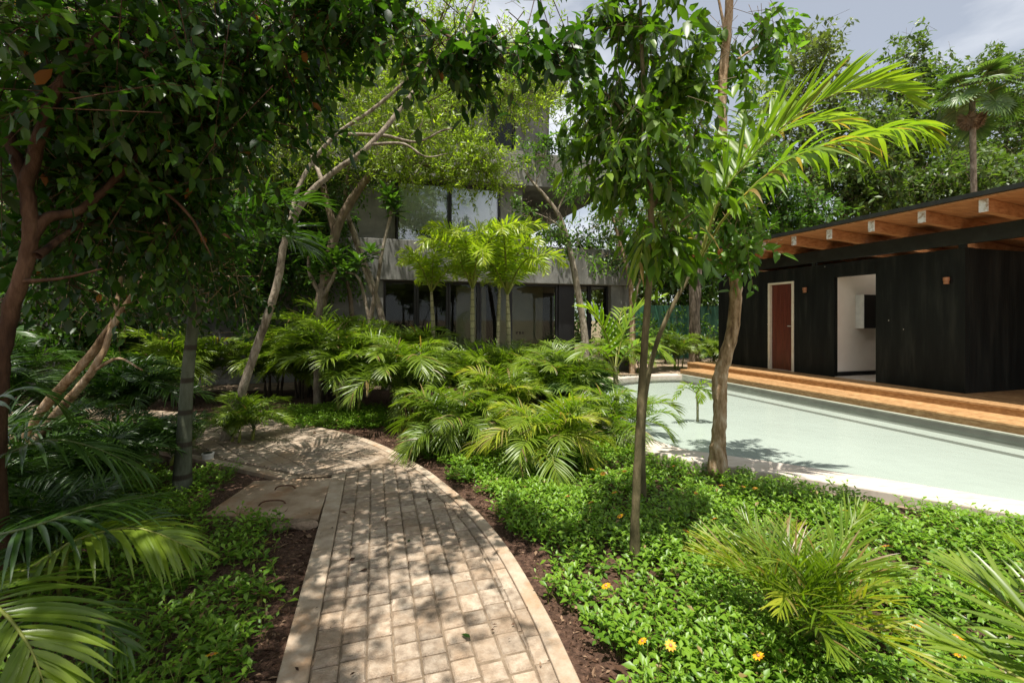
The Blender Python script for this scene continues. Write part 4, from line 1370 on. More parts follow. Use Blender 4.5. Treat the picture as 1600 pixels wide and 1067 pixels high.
# trees against the left part of the house
for i, (lab, base, limbs, blobs, lm) in enumerate([
    ('dense dark evergreen tree filling the shade left of the slanting trunk', (-6.6, 8.6, 0), [([(-6.6, 8.6, 0), (-6.5, 8.6, 2), (-6.2, 8.7, 4.5)], [.12, .1, .05])],
     [B(250, 330, 8.6, 170, 110, 1, 240), B(120, 420, 8.4, 160, 90, 1, 200), B(330, 420, 8.8, 90, 90, .8, 150), B(220, 180, 9, 200, 110, 1.2, 260), B(400, 200, 9.4, 90, 130, 1, 200), B(60, 250, 8.6, 140, 140, 1, 200), B(380, 60, 9.4, 170, 100, 1.2, 230), B(120, 60, 9, 200, 100, 1.2, 220), B(-20, 380, 8.2, 120, 130, 1, 260), B(60, 520, 8.2, 120, 60, .8, 150), B(-40, 180, 9, 120, 130, 1, 200)], 'lf_dark'),
    ('shrubby dark tree against the house wall beside the leaning grey stems', (-3.9, 10.8, 0), [([(-3.9, 10.8, 0), (-3.8, 10.8, 1.6), (-4.0, 10.8, 3)], [.08, .06, .03])],
     [B(480, 360, 10.8, 60, 70, .6, 200), B(430, 440, 10.4, 80, 60, .6, 220), B(520, 420, 10.9, 45, 50, .4, 110), B(380, 350, 10.4, 70, 80, .6, 220), B(490, 300, 10.8, 60, 50, .5, 140)], 'lf_mid')]):
    tree('broadleaf_tree', lab, 'tree', base, limbs, blobs, lm, 'bk_grey', (0.13, 0.065), 110 + i, twig=0.5, per=10, droop=0.3)

b0 = np.array((-2.75, 9.9, 0))
tree('slender_tree', 'two grey crossing stems leaning against the house left of the bright palms', 'tree', b0,
     [([at(602, 560, 9.9) * (1, 1, 0), at(598, 505, 9.9), at(578, 440, 9.9), at(555, 370, 9.9), at(540, 320, 9.9), at(545, 260, 9.9)], [.085, .075, .07, .066, .05, .028]),
      ([at(585, 450, 9.9), at(548, 345, 9.7), at(533, 385, 9.7), at(530, 395, 9.7)][:2], [.05, .03])],
     [B(545, 290, 10, 60, 40, .5, 90)], 'lf_mid', 'bk_pale', (0.11, 0.05), 120, twig=0.4, per=10)

# thin tree right of the bright palms
b0 = np.array((1.55, 9.6, 0))
Yt = 9.6
tree('slender_tree', 'thin bare branching tree with sparse pale leaves in front of the house terrace', 'tree', b0,
     [([at(918, 613, Yt), at(913, 520, Yt), at(900, 440, Yt), at(890, 390, Yt), at(875, 340, Yt), at(850, 305, Yt), at(825, 275, Yt), at(815, 250, Yt)], [.085, .075, .068, .06, .05, .038, .022, .010]),
      ([at(883, 362, Yt), at(862, 345, Yt), at(835, 332, Yt)], [.03, .02, .008]),
      ([at(850, 305, Yt), at(838, 285, Yt), at(850, 262, Yt)], [.02, .014, .006]),
      ([at(870, 332, Yt), at(885, 300, Yt), at(905, 270, Yt)], [.022, .014, .006])],
     [B(860, 275, Yt, 45, 35, .5, 60), B(850, 350, Yt, 45, 30, .5, 60), B(895, 270, Yt, 30, 40, .5, 50), B(905, 400, Yt, 25, 20, .3, 18), B(810, 330, Yt, 15, 25, .3, 14)],
     'lf_bright', 'bk_pale', (0.10, 0.045), 121, twig=0.4, per=9, droop=0.4)

b0 = np.array((3.35, 12.9, 0))
Yt = 12.9
tree('slender_tree', 'twin reddish stems with leafy top at the right corner of the house', 'tree', b0,
     [([at(988, 583, Yt), at(988, 500, Yt), at(985, 440, Yt), at(970, 385, Yt), at(955, 330, Yt)], [.09, .085, .07, .05, .025]),
      ([at(988, 480, Yt), at(1000, 430, Yt), at(1008, 370, Yt), at(1015, 310, Yt)], [.06, .05, .04, .02])],
     [B(1000, 330, Yt, 50, 50, .8, 110), B(960, 360, Yt, 40, 45, .7, 90), B(985, 400, Yt, 35, 25, .5, 50), B(1030, 380, Yt, 40, 50, .7, 90)],
     'lf_mid', 'bk_mottled', (0.13, 0.065), 122, twig=0.45, per=9)

# slender foreground tree
b0 = gr(992, 884)
Yt = b0[1]
tree('mango_tree', 'slim straight trunk in the near ground cover with drooping dark glossy leaves above', 'tree', b0,
     [([b0, at(993, 800, Yt), at(998, 700, Yt), at(1003, 600, Yt), at(1010, 500, Yt), at(1017, 400, Yt), at(1016, 300, Yt), at(1008, 180, Yt), at(1003, 80, Yt), at(1000, -40, Yt)], [.038, .026, .025, .024, .022, .020, .018, .015, .012, .008]),
      ([at(1016, 330, Yt), at(1060, 260, Yt), at(1100, 180, Yt)], [.012, .008, .004]),
      ([at(1012, 230, Yt), at(960, 160, Yt), at(900, 110, Yt)], [.012, .008, .004]),
      ([at(1017, 390, Yt), at(1060, 350, 2.8), at(1085, 330, 2.8)], [.010, .006, .003])],
     [B(1000, 90, Yt, 90, 70, .42, 58), B(1010, 200, Yt, 95, 70, .42, 64), B(1025, 300, Yt, 75, 60, .34, 46), B(920, 190, Yt, 48, 85, .3, 26), B(1080, 120, Yt, 50, 80, .25, 34), B(1040, 370, Yt, 60, 30, .25, 30), B(960, 30, Yt, 70, 40, .3, 22), B(1000, -90, Yt, 110, 80, .4, 50)],
     'lf_mango', 'bk_slim', (0.115, 0.048), 130, twig=0.22, per=8, droop=0.55, hang=0.7, spread=0.8, clump=6)

# right bent trunk tree
b0 = gr(1122, 748)
Yt = b0[1]
tree('bent_trunk_tree', 'mottled brown tree with a kinked trunk beside the pool coping', 'tree', b0,
     [([b0, at(1122, 690, Yt), at(1125, 640, Yt), at(1124, 600, Yt), at(1130, 570, Yt), at(1144, 520, Yt), at(1149, 470, Yt), at(1148, 420, Yt), at(1140, 340, Yt), at(1132, 250, Yt), at(1128, 150, Yt), at(1135, 60, Yt), at(1142, -30, Yt), at(1150, -160, Yt)], [.105, .066, .061, .070, .061, .057, .057, .054, .047, .044, .042, .040, .036, .025]),
      ([at(1145, 400, Yt), at(1110, 340, 4.4), at(1080, 300, 4.3)], [.02, .013, .006]),
      ([at(1147, 410, Yt), at(1180, 390, 4.3), at(1215, 380, 4.2)], [.018, .010, .005]),
      ([at(1130, 110, Yt), at(1180, 75, Yt), at(1240, 45, 4.6)], [.014, .009, .004]),
      ([at(1135, 60, Yt), at(1125, 10, 4.4), at(1110, -60, 4.4)], [.018, .012, .006])],
     [B(1140, 370, 4.4, 60, 45, .4, 52), B(1180, 400, 4.2, 35, 28, .3, 20), B(1100, 330, 4.4, 50, 50, .35, 36), B(1150, 40, Yt, 45, 70, .35, 40), B(1230, 62, 4.6, 22, 30, .2, 7), B(1190, 95, 4.5, 25, 18, .2, 7), B(1120, 230, Yt, 50, 70, .35, 30), B(1150, -140, Yt, 100, 60, .5, 30)],
     'lf_bright', 'bk_mottled', (0.12, 0.062), 131, twig=0.28, per=8, droop=0.5, hang=0.5, k=14, lump=0.10)

# plumerias
def plumeria(label, base, limbs, tips, seed, L=0.34):
    rng = np.random.default_rng(seed)
    e = empty('plumeria', base, label, 'plumeria', 'plumerias in front of the house')
    mb = MB()
    for pts, rad in limbs:
        tube(mb, spline(pts, 16), rad, 8, lump=0.1, rng=rng)
    mb.build('trunk', [M['bk_pale']], e, smooth=True, origin=base)
    mb = MB()
    for p, n in tips:
        a = np.arange(n) * 2.4 + rng.random() * 6
        up = np.linspace(1.1, -0.25, n)
        D = np.c_[np.cos(a), np.sin(a), up]
        Nn = np.c_[-np.cos(a) * up, -np.sin(a) * up, np.ones(n)]
        P = np.tile(p, (n, 1)) - np.c_[np.zeros((n, 2)), np.linspace(0, 0.16, n)]
        add_leaves(mb, P, D, Nn, L * rng.uniform(.7, 1.1, n), L * 0.30, T_OV, 0, rng.random(n))
    mb.build('crown', [M['lf_plum']], e, origin=base)
Yp = 9.0
plumeria('plumeria with thin forked pale stems topped by a rosette before the upper window', np.array((-2.85, 9.0, 0)),
         [([at(573, 620, Yp), at(578, 510, Yp), at(590, 440, Yp), at(600, 380, Yp), at(612, 330, Yp)], [.05, .045, .035, .03, .03]),
          ([at(578, 505, Yp), at(566, 450, Yp), at(556, 430, Yp), at(540, 425, Yp)], [.035, .03, .025, .025]),
          ([at(588, 448, Yp), at(594, 400, Yp), at(580, 395, Yp)], [.03, .025, .022])],
         [(at(613, 310, Yp), 26), (at(617, 325, Yp), 16), (at(540, 420, Yp), 20), (at(580, 392, Yp), 18), (at(560, 405, Yp), 18), (at(605, 300, Yp), 16)], 1)
Yp = 8.2
plumeria('stout leafy plumeria with glossy rosettes left of the forked one', np.array((-3.5, 8.2, 0)),
         [([at(496, 632, Yp), at(497, 520, Yp), at(502, 460, Yp), at(505, 420, Yp)], [.07, .06, .05, .04]),
          ([at(500, 470, Yp), at(520, 435, Yp), at(525, 410, Yp)], [.04, .035, .03]),
          ([at(501, 460, Yp), at(485, 430, Yp), at(482, 400, Yp)], [.04, .035, .03])],
         [(at(505, 405, Yp), 24), (at(526, 400, Yp), 22), (at(482, 390, Yp), 24), (at(500, 380, Yp), 20), (at(515, 420, Yp), 16), (at(490, 425, Yp), 16)], 2, L=0.36)

# ================================================================== PALMS
# ringed palm trunk, left
b0 = gr(284, 768)
Yt = b0[1]
e = empty('palm_tree', b0, 'thick ringed grey-green palm trunk standing at the left path edge', 'palm')
mb = MB()
tube(mb, spline([b0, at(288, 680, Yt), at(292, 600, Yt), at(299, 530, Yt), at(309, 470, Yt), at(314, 440, Yt)], 30), [.080, .060, .052, .048, .046, .042, .036], 14, lump=0.03, rng=np.random.default_rng(1))
mb.build('trunk', [M['bk_palm']], e, smooth=True, origin=b0)
random.seed(4)
top = at(314, 445, Yt) - b0
for yaw, e0, L in ((0.3, 70, 1.5), (1.3, 60, 1.6), (2.2, 72, 1.5), (3.1, 55, 1.6), (4.1, 68, 1.5), (5.2, 62, 1.5), (0.9, 80, 1.4), (-0.4, 45, 1.35)):
    put_frond(e, 'areca', 'pf_shaded', tuple(top - (0, 0, 0.05)), yaw, e0, L)

# foxtail palms before the house
def foxtail(label, px, Y, ytop, L, nf, seed, r=0.075):
    random.seed(seed)
    rng = np.random.default_rng(seed)
    x = (px - CX) / FPX * Y
    zt = EYE + (HY - ytop) / FPX * Y
    e = empty('foxtail_palm', (x, Y, 0), label, 'palm', 'bright bushy palms before the house')
    mb = MB()
    lean = rng.uniform(-0.1, 0.1)
    tube(mb, spline([(0, 0, 0), (lean * .4, 0, zt * .5), (lean, 0, zt)], 20), [r, r * .8, r * .72, r * .85, r * .5], 12)
    mb.build('trunk', [M['bk_fox']], e, smooth=True, origin=(0, 0, 0))
    for j in range(nf):
        yaw = 6.283 * j / nf + rng.uniform(-.3, .3)
        put_frond(e, 'fox', 'pf_fox', (lean, 0, zt - 0.06), yaw, 92 - 46 * ((j * 0.618) % 1), 1.22 * L * rng.uniform(.85, 1.1))
foxtail('tallest bright yellow-green foxtail palm, middle of the row before the house', 738, 7.7, 446, 1.42, 10, 1, .048)
foxtail('bushy foxtail palm with a short trunk, right of the tallest one', 797, 8.0, 455, 1.36, 10, 2, .048)
foxtail('slim foxtail palm at the left end of the bright row', 681, 8.2, 452, 0.98, 9, 3, .045)
foxtail('small foxtail palm half hidden behind the right bushy one', 776, 9.8, 450, 0.9, 8, 5, .05)

# slender leaning palm with coarse backlit fronds
b0 = gr(1006, 790)
Yt = b0[1]
e = empty('leaning_palm', b0, 'thin leaning palm with coarse yellow-green backlit fronds arching over the pool', 'palm')
mb = MB()
tube(mb, spline([b0, at(1004, 700, Yt), at(1008, 620, Yt), at(1025, 540, Yt), at(1055, 470, Yt), at(1093, 408, Yt)], 30), [.026, .024, .022, .020, .018, .016], 9)
mb.build('trunk', [M['bk_slim']], e, smooth=True, origin=b0)
rng = np.random.default_rng(44)
top = at(1093, 408, Yt)
def hero(parent, pts, nl, lL, lW, leafm, seed, rm='rachis', name='frond', org=None, **kw):
    org = np.asarray(org if org is not None else parent.location, float)
    g = frond_geo([np.asarray(p) - org for p in pts], np.random.default_rng(seed), nl, lL, lW, **kw)
    me = g.mesh(name, [M[leafm], M[rm]], smooth=True)
    o = bpy.data.objects.new(name, me)
    COL.objects.link(o)
    o.parent = parent
    return o
hero(e, [top, at(1130, 300, 3.6), at(1220, 200, 3.6), at(1310, 145, 3.6), at(1395, 140, 3.55), at(1425, 160, 3.5)], 56, 0.56, 0.048, 'pf_broad', 1, pet=0.12, vang=0.7, droop=0.16, a0=56, a1=24, ragged=.2, rr=.012, dry=.05)
hero(e, [top, at(1140, 330, 3.4), at(1230, 250, 3.2), at(1340, 215, 3.1), at(1430, 195, 3.05), at(1460, 215, 3.0)], 46, 0.40, 0.044, 'pf_broad', 2, pet=0.25, vang=0.1, droop=0.6, ragged=.25, a0=62, a1=25, rr=.011, dry=.14)
hero(e, [top, at(1060, 320, 3.7), at(1010, 270, 3.9), at(965, 280, 4.1), at(945, 330, 4.2)], 36, 0.42, 0.034, 'pf_broad', 3, pet=0.22, vang=0.0, droop=0.6, a0=60, a1=25, rr=.010, dry=.06)
hero(e, [top, at(1120, 330, 4.2), at(1150, 240, 4.6), at(1170, 170, 4.9), at(1210, 140, 5.1)], 40, 0.42, 0.034, 'pf_broad', 4, pet=0.25, vang=0.3, droop=0.4, a0=60, a1=25, rr=.010)
hero(e, [top, at(1120, 310, 3.9), at(1190, 225, 4.1), at(1280, 190, 4.2), at(1370, 205, 4.2)], 44, 0.46, 0.044, 'pf_broad', 7, pet=0.15, vang=0.5, droop=0.3, a0=52, a1=18, rr=.011, dry=.06, ragged=.2)
hero(e, [top, at(1075, 350, 3.2), at(1040, 330, 3.0), at(1010, 360, 2.9), at(1000, 410, 2.85)], 16, 0.34, 0.040, 'pf_broad', 6, pet=0.3, vang=-0.1, droop=0.7, a0=60, a1=25, rr=.009, dry=.1)

# mid bed arecas
areca('bushy areca palm with drooping fronds at the outer side of the path bend', -0.68, 5.35, 0.76, 6, 8, 'pf_green', 1, h=.3, emin=18, emax=88)
areca('tall green areca palm directly behind the path bend one', -1.45, 6.6, 1.02, 6, 8, 'pf_green', 2, h=.55, emin=20, emax=88)
areca('yellowing areca palm with spiky upright fronds near the pool edge', 0.36, 4.72, 0.80, 5, 8, 'pf_yellow', 3, h=.16, emin=30, emax=88, mix=('pf_yellow', 'pf_yellow', 'pf_green', 'pf_broad'))
areca('dark green areca palm between the yellowing one and the pool', 1.0, 5.75, 0.62, 3, 6, 'pf_green', 4, h=.2)
areca('areca palm leaning over the pale water right of the slim trunk', 1.36, 5.6, 0.78, 3, 6, 'pf_broad', 5, h=.20, emin=25, emax=75)
areca('fresh yellow-green areca palm between the path bend palm and the yellowing one', -0.12, 6.0, 0.8, 4, 7, 'pf_yellow', 16, h=.35, mix=('pf_green', 'pf_yellow', 'pf_green'))
areca('upright areca palm behind the yellowing one at the pool left end', 0.75, 6.7, 1.0, 5, 7, 'pf_green', 17, h=.4)
areca('areca palm below the tallest foxtail palm', -0.75, 7.4, 1.05, 5, 7, 'pf_green', 6, h=.45)
areca('areca palm left of the foxtail row', -1.9, 8.0, 1.2, 5, 7, 'pf_green', 7, h=.6)
areca('feathery areca palm before the two grey leaning stems', -2.7, 7.5, 1.2, 5, 7, 'pf_green', 8, h=.7)
areca('areca palm under the bushy short foxtail palm', 0.0, 7.7, 1.0, 5, 7, 'pf_green', 9, h=.45)
areca('areca palm in front of the house glass right of the foxtails', 0.45, 8.6, 1.0, 4, 9, 'pf_green', 10, h=.35)
areca('small areca palm at the foot of the thin bare tree', 1.2, 8.2, 0.8, 4, 9, 'pf_green', 11, h=.3)
areca('low palm on sandy soil near the far end of the pool', 3.6, 13.2, 0.9, 4, 9, 'pf_green', 12, h=.35)
areca('palm bush beside the rough old trunk past the deck end', 5.1, 14.0, 0.9, 4, 9, 'pf_green', 13, h=.4)
areca('palm bush against the green fence next to the pavilion', 6.7, 14.8, 1.0, 4, 9, 'pf_green', 14, h=.35)
areca('areca palm between house corner and sandy clearing', 2.6, 11.9, 0.9, 4, 9, 'pf_green', 15, h=.4)

# short palm with broad yellow fronds
b0 = np.array((1.5, 6.55, 0))
Yt = 6.55
e = empty('broad_leaf_palm', b0, 'young palm with a thin stem and broad yellow-green fronds at the pool corner', 'palm')
mb = MB()
tube(mb, [b0, at(963, 610, Yt), at(961, 572, Yt)], [.05, .04, .03], 10)
mb.build('trunk', [M['bk_fox']], e, smooth=True, origin=b0)
hub = at(961, 580, Yt)
hero(e, [hub, at(950, 530, 6.5), at(930, 490, 6.4), at(905, 478, 6.3)], 16, 0.42, 0.05, 'pf_broad', 11, pet=.2, droop=.15, a0=50, a1=15, rr=.014)
hero(e, [hub, at(975, 520, 6.6), at(1000, 480, 6.6), at(1035, 462, 6.5)], 18, 0.46, 0.05, 'pf_broad', 12, pet=.2, droop=.25, a0=55, a1=18, rr=.014)
hero(e, [hub, at(945, 550, 6.3), at(920, 545, 6.0), at(895, 560, 5.8)], 15, 0.38, 0.05, 'pf_broad', 13, pet=.2, droop=.3, a0=60, a1=20, rr=.012)
hero(e, [hub, at(985, 545, 6.4), at(1015, 535, 6.2), at(1045, 560, 6.0)], 15, 0.40, 0.05, 'pf_broad', 14, pet=.2, droop=.35, a0=60, a1=20, rr=.012)
hero(e, [hub, at(965, 530, 6.9), at(970, 490, 7.2), at(975, 480, 7.5)], 14, 0.40, 0.05, 'pf_broad', 15, pet=.2, droop=.3, a0=60, a1=20, rr=.012)
# seedling in the pool corner
b0 = gr(1090, 647, 0.03)
e = empty('young_palm', b0, 'tiny palm shoot with flat yellow-green fronds rising from the water', 'palm')
mb = MB()
tube(mb, [b0 - (0, 0, .3), b0 + (0, 0, 0.17), at(1088, 612, b0[1])], [.02, .018, .012], 8)
mb.build('trunk', [M['bk_fox']], e, smooth=True, origin=b0)
random.seed(8)
hub = at(1088, 614, b0[1])
for tx, ty, s in ((1052, 625, 1), (1110, 622, 2), (1062, 606, 3), (1112, 604, 4), (1095, 628, 5)):
    hero(e, [hub, at((1088 + tx) / 2, min(612, ty) - 6, b0[1] - .1), at(tx, ty, b0[1] - .2)], 10, 0.16, 0.03, 'pf_broad', 60 + s, pet=.1, droop=.2, a0=60, a1=20, rr=.006, rows=3)

# fan palms in the mid bed
for k_, (px, py, Y, lab) in enumerate(((880, 575, 7.4, 'fan palm with star shaped leaves left of the young broad palm'), (845, 560, 8.0, 'fan palm close to the house glass behind the yellowing areca'), (915, 590, 6.6, 'low fan palm in front of the thin bare tree'), (655, 560, 8.3, 'fan palm between the foxtail trunks and the areca fronds'))):
    areca(lab, (px - CX) / FPX * Y, Y, 0.85, 1, 11, 'pf_fan', 30 + k_, h=.35, kind='fan', emin=15, emax=80, name='fan_palm', group='fan palms in the middle bed')

# left bed arecas
areca('dark areca palm in deep shade beside the thick ringed trunk', -3.75, 4.75, 0.6, 4, 7, 'pf_shaded', 41, h=.15)
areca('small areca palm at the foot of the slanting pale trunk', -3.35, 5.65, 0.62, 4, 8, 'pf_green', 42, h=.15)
areca('areca palm across the path left of the slanting trunk', -5.1, 6.1, 0.95, 5, 8, 'pf_shaded', 43, h=.4)
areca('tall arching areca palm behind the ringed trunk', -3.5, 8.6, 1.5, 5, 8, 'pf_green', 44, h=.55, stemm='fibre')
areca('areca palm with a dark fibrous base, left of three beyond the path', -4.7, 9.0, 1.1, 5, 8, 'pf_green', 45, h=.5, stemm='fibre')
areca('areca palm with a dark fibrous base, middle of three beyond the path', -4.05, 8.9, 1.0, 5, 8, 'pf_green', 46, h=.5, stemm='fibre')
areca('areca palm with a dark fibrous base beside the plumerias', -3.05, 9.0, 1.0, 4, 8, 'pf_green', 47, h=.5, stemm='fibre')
areca('shaded areca palm at the far left of the path', -7.2, 6.2, 1.2, 5, 8, 'pf_shaded', 48, h=.5)
areca('shaded areca palm behind the gnarled left tree', -5.6, 4.6, 1.1, 5, 8, 'pf_shaded', 49, h=.4)
areca('areca palm in shadow beyond the left path end', -8.2, 9.0, 1.4, 5, 8, 'pf_shaded', 50, h=.7)
areca('areca palm in the shade between the gnarled tree and ringed trunk', -4.4, 4.3, 0.8, 4, 8, 'pf_shaded', 51, h=.2)
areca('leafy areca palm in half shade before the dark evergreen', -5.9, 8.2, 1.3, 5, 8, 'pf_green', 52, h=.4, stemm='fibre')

areca('dark strappy palm at the foot of the thick ringed trunk', -3.45, 3.75, 0.75, 4, 8, 'pf_shaded', 53, h=.15)
areca('dark palm clump under the leaning mottled stems', -3.6, 3.05, 0.8, 4, 8, 'pf_shaded', 54, h=.2)
areca('dark palm clump hiding the foot of the red barked tree', -2.62, 2.5, 0.6, 4, 7, 'pf_shaded', 57, h=.25)
areca('shadowed palm clump behind the red barked tree', -3.3, 2.5, 0.75, 4, 8, 'pf_shaded', 55, h=.3)

# left foreground areca with hero fronds
b0 = np.array((-2.45, 1.75, 0))
e = empty('areca_palm', b0, 'big foreground areca palm with long dark fronds at the bottom left corner', 'palm', 'feathery palms planted around the path and pool')
put_stem(e, 'areca', 'rachis_dk', (0, 0, -.02), .5, s=1.4)
put_stem(e, 'areca', 'rachis_dk', (.12, .1, -.02), .45, (0, .1), s=1.3)
put_stem(e, 'areca', 'rachis_dk', (.05, -.15, -.02), .4, (.1, 0), s=1.3)
kw = dict(pet=.25, vang=.1, droop=.42, a0=78, a1=28, rr=.010, rows=6, ragged=.06)
hero(e, [b0 + (0, 0, .45), at(20, 900, 1.8), at(120, 843, 1.85), at(215, 825, 1.9), at(305, 858, 1.9)], 34, .36, .028, 'pf_green', 21, rm='rachis', **kw)
hero(e, [b0 + (.1, -.1, .4), at(-120, 930, 1.6), at(-20, 940, 1.45), at(40, 1000, 1.35), at(72, 1075, 1.3)], 34, .36, .026, 'pf_green', 22, rm='rachis', **kw)
hero(e, [b0 + (.1, .1, .45), at(-60, 760, 2.1), at(60, 690, 2.2), at(150, 700, 2.3), at(230, 740, 2.4)], 34, .34, .022, 'pf_shaded', 23, rm='rachis_dk', **kw)
hero(e, [b0 + (.05, .1, .5), at(-80, 700, 2.0), at(0, 620, 2.1), at(60, 610, 2.2), at(110, 650, 2.3)], 30, .34, .022, 'pf_shaded', 24, rm='rachis_dk', **kw)
hero(e, [b0 + (.1, .0, .4), at(-60, 860, 1.75), at(60, 820, 1.75), at(150, 790, 1.9), at(260, 770, 2.1)], 34, .30, .021, 'pf_shaded', 25, rm='rachis_dk', **kw)
hero(e, [b0 + (.1, -.1, .35), at(-40, 1010, 1.6), at(60, 960, 1.6), at(140, 960, 1.6), at(200, 1010, 1.6)], 34, .28, .020, 'pf_shaded', 26, rm='rachis_dk', **kw)

# right foreground: spiky yellowing areca
areca('ragged yellowing young palm with dry brown tips in the near ground cover', 1.34, 2.14, 0.58, 5, 5, 'pf_yellow', 61, h=.10, kind='stiff', emin=52, emax=92, spread=.10, mix=('pf_yellow', 'pf_green', 'pf_yellow', 'pf_broad', 'pf_green', 'pf_yellow', 'pf_broad', 'pf_green', 'pf_yellow', 'pf_green'))
# bottom right corner palm, very near
b0 = np.array((2.05, 1.15, 0))
e = empty('areca_palm', b0, 'blurred green palm fronds poking in at the bottom right corner', 'palm', 'feathery palms planted around the path and pool')
put_stem(e, 'areca', 'rachis_dk', (0, 0, -.02), .4, s=1.4)
kw = dict(pet=.2, vang=.25, droop=.15, a0=50, a1=18, rr=.010, rows=5, ragged=.08)
hero(e, [b0 + (0, 0, .35), at(1660, 1010, 1.35), at(1580, 950, 1.45), at(1500, 880, 1.6)], 26, .36, .022, 'pf_green', 31, **kw)
hero(e, [b0 + (0, 0, .35), at(1640, 1080, 1.3), at(1560, 1040, 1.35), at(1470, 1000, 1.4)], 24, .34, .022, 'pf_green', 32, **kw)
hero(e, [b0 + (0, 0, .38), at(1690, 960, 1.45), at(1640, 900, 1.5), at(1590, 850, 1.6)], 22, .28, .022, 'pf_green', 33, **kw)
hero(e, [b0 + (0, 0, .3), at(1620, 1130, 1.25), at(1540, 1110, 1.2), at(1440, 1110, 1.2)], 22, .30, .022, 'pf_green', 34, **kw)

# ================================================================== BACKGROUND
# rough old palm trunk by the deck end
b0 = gr(1087, 570)
Yt = b0[1]
e = empty('old_palm_trunk', b0, 'rough fibrous old palm trunk at the far end of the pool deck', 'palm')
mb = MB()
tube(mb, spline([b0, at(1085, 500, Yt), at(1087, 440, Yt), at(1092, 380, Yt), at(1096, 320, Yt)], 30), [.20, .17, .19, .16, .15], 14, lump=.22, rng=np.random.default_rng(5))
mb.build('trunk', [M['bk_rough']], e, smooth=True, origin=b0)
random.seed(5)
for j in range(9):
    put_frond(e, 'areca', 'pf_green', tuple(at(1096, 322, Yt) - b0), j * .7, 20 + 55 * ((j * .618) % 1), 2.2)

# thatch palm far right
b0 = np.array((16.2, 16.0, 0))
e = empty('thatch_palm', b0, 'tall fan palm with a hanging skirt of dead leaves above the pavilion roof', 'palm')
mb = MB()
tp = at(1519, 160, 16.0)
tube(mb, [b0, (b0[0] + .05, 16, 5), tp], [.11, .09, .085], 12)
mb.build('trunk', [M['bk_pale']], e, smooth=True, origin=b0)
random.seed(6)
for j in range(17):
    put_frond(e, 'fan', 'pf_fan', tuple(tp - b0), j * 2.4, 88 - 115 * j / 17, 1.45 + .25 * ((j * .37) % 1))
for j in range(10):
    put_frond(e, 'fan', 'pf_dry', tuple(tp - b0 - (0, 0, .15)), j * 2.4 + 1, -50 - 2 * j, 0.9, name='dead_frond')

G = 'trees beyond the pavilion'
bt = [
    ('tall dark tree whose narrow top rises left of the fan palm', 1430, 22, [(1418, 110, 45, 50, 1.6, 190), (1440, 190, 70, 50, 2, 260), (1400, 200, 50, 50, 2, 180), (1430, 270, 80, 50, 2, 240)], 'lf_far'),
    ('feathery pale tree behind the bent mottled trunk', 1270, 21, [(1265, 95, 45, 40, 1.5, 110), (1240, 150, 60, 60, 1.8, 170), (1300, 150, 35, 50, 1.5, 100), (1250, 230, 80, 60, 2, 220)], 'lf_farpale'),
    ('broad dark tree behind the fan palm at the right edge', 1575, 24, [(1570, 130, 55, 48, 2, 220), (1610, 180, 60, 60, 2, 220), (1560, 230, 70, 50, 2, 230), (1500, 240, 40, 50, 1.5, 130)], 'lf_far'),
    ('rounded green tree above the middle of the pavilion roof', 1340, 19, [(1340, 240, 70, 60, 1.6, 260), (1310, 310, 60, 45, 1.5, 180), (1380, 300, 60, 45, 1.5, 180)], 'lf_far'),
    ('low leafy tree behind the right end of the roof', 1500, 19, [(1490, 290, 70, 45, 1.5, 220), (1560, 280, 70, 40, 1.5, 200), (1440, 320, 50, 40, 1.2, 120)], 'lf_far'),
    ('loose tree behind the kinked trunk and the roof end', 1190, 18, [(1190, 290, 60, 60, 1.5, 200), (1230, 340, 60, 40, 1.4, 180), (1160, 380, 50, 40, 1.3, 130), (1130, 300, 60, 80, 1.5, 170)], 'lf_mid'),
    ('bushy tree above the green fence', 1080, 18.5, [(1070, 380, 55, 60, 1.4, 190), (1110, 430, 50, 35, 1.2, 140), (1040, 440, 50, 40, 1.2, 140), (1060, 300, 60, 60, 1.5, 160)], 'lf_mid'),
    ('tall airy tree right of the house roof', 960, 19, [(990, 240, 60, 70, 1.6, 150), (1040, 180, 60, 60, 1.6, 130), (950, 420, 40, 50, 1.2, 120), (1010, 420, 40, 50, 1.2, 120)], 'lf_farpale'),
]
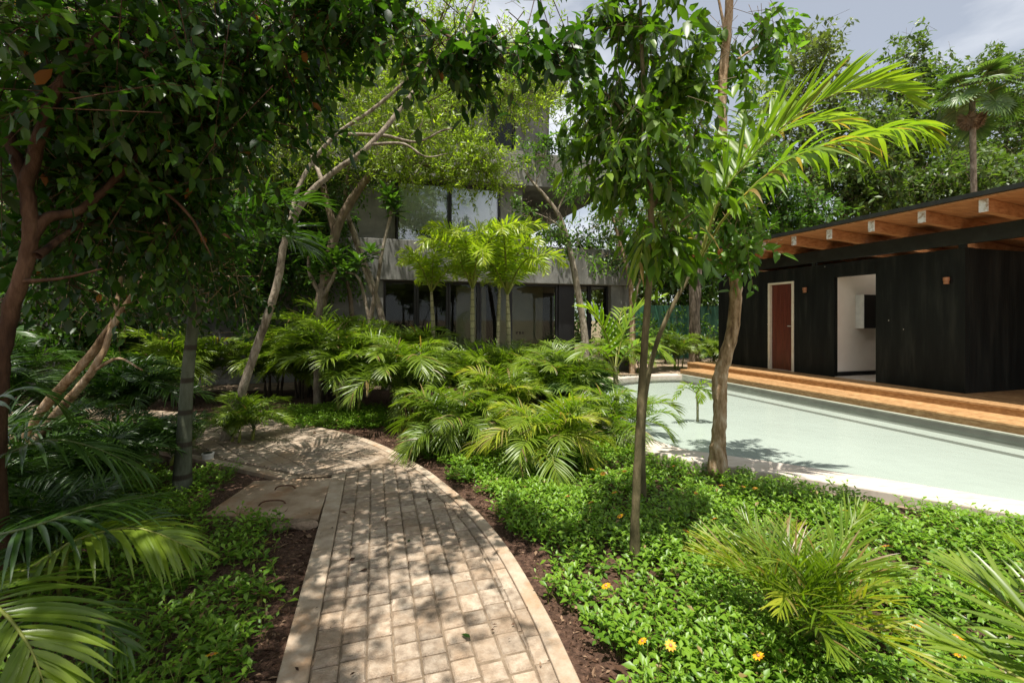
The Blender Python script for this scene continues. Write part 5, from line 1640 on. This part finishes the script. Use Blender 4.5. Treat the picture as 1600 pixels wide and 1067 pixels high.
for i, (lab, px, Y, bl_, lm) in enumerate(bt):
    x = (px - CX) / FPX * Y
    blobs = [B(a, b, Y, rx, rz, ry, n) for a, b, rx, rz, ry, n in bl_]
    base = np.array((x, Y, 0))
    topb = blobs[0][0]
    limbs = [([base, (x + .1, Y, topb[2] * .4), (x * .5 + topb[0] * .5, Y, topb[2] * .75), topb], [.22, .17, .11, .04])]
    for c, r, n in blobs[1:]:
        limbs.append(([(x, Y, c[2] * .55), (x * .4 + c[0] * .6, Y, c[2] * .85), c], [.10, .07, .03]))
    tree('background_tree', lab, 'tree', base, limbs, blobs, lm, 'bk_grey', (0.26, 0.13), 200 + i, group=G, twig=0.8, per=11, tmpl=T_DI, clump=8, csize=.24, k=7)
# low thicket closing the view behind everything
rng = np.random.default_rng(77)
mb = MB()
blobs = []
for i in range(60):
    u = i / 59
    X = -26 + 66 * u
    Y = 27 + 3 * math.sin(i * 1.7)
    blobs.append(((X, Y, 2.0 + 1.2 * math.sin(i * 2.3)), (1.6, 1.2, 2.6), 90))
crown(mb, blobs, rng, (0.34, 0.17), 0.9, 10, T_DI, twigs=False)
tag(mb.build('thicket', [M['lf_far']]), 'dense green thicket closing the view behind the pavilion and fence', 'thicket', kind='stuff')

# plants on the house ledges
for i, (px, py, Y, rx, rz, n, lab) in enumerate(((860, 372, 13.2, 40, 14, 60, 'leafy shrub trailing from the house planter ledge under the open terrace'), (920, 378, 13.6, 30, 14, 44, 'shrub at the right end of the house planter ledge'), (530, 350, 11.5, 40, 25, 60, 'dark shrub in the planter ledge left of the upper window'), (850, 228, 12.6, 60, 14, 70, 'trailing plants on the upper balcony rim'), (760, 85, 13.4, 110, 22, 110, 'green plants growing along the roof edge of the house'))):
    c = at(px, py, Y)
    tree('ledge_shrub', lab, 'shrub', c - (0, 0, .3), [([c - (0, 0, .35), c + (.05, 0, .0)], [.02, .01])], [B(px, py, Y, rx, rz, .3, n)], 'lf_mid', 'bk_grey', (0.13, 0.06), 300 + i, group='plants on the house ledges', twig=.3, per=9, tmpl=T_DI, droop=.5)

# ground level shrubs near the fence
for i, (px, py, Y, rx, rz, n, lab) in enumerate(((1115, 525, 15.5, 30, 30, 70, 'leafy shrub at the pavilion end by the green fence'), (1040, 520, 15.8, 45, 30, 90, 'shrub before the dark green fence left of the rough trunk'), (985, 530, 13.4, 40, 25, 70, 'shrub at the foot of the house corner'))):
    c = at(px, py, Y)
    b_ = np.array((c[0], Y, 0))
    tree('garden_shrub', lab, 'shrub', b_, [([b_, c], [.04, .015])], [B(px, py, Y, rx, rz, .5, n)], 'lf_bright', 'bk_grey', (0.15, 0.07), 320 + i, group='shrubs by the fence', twig=.4, per=9, tmpl=T_DI)
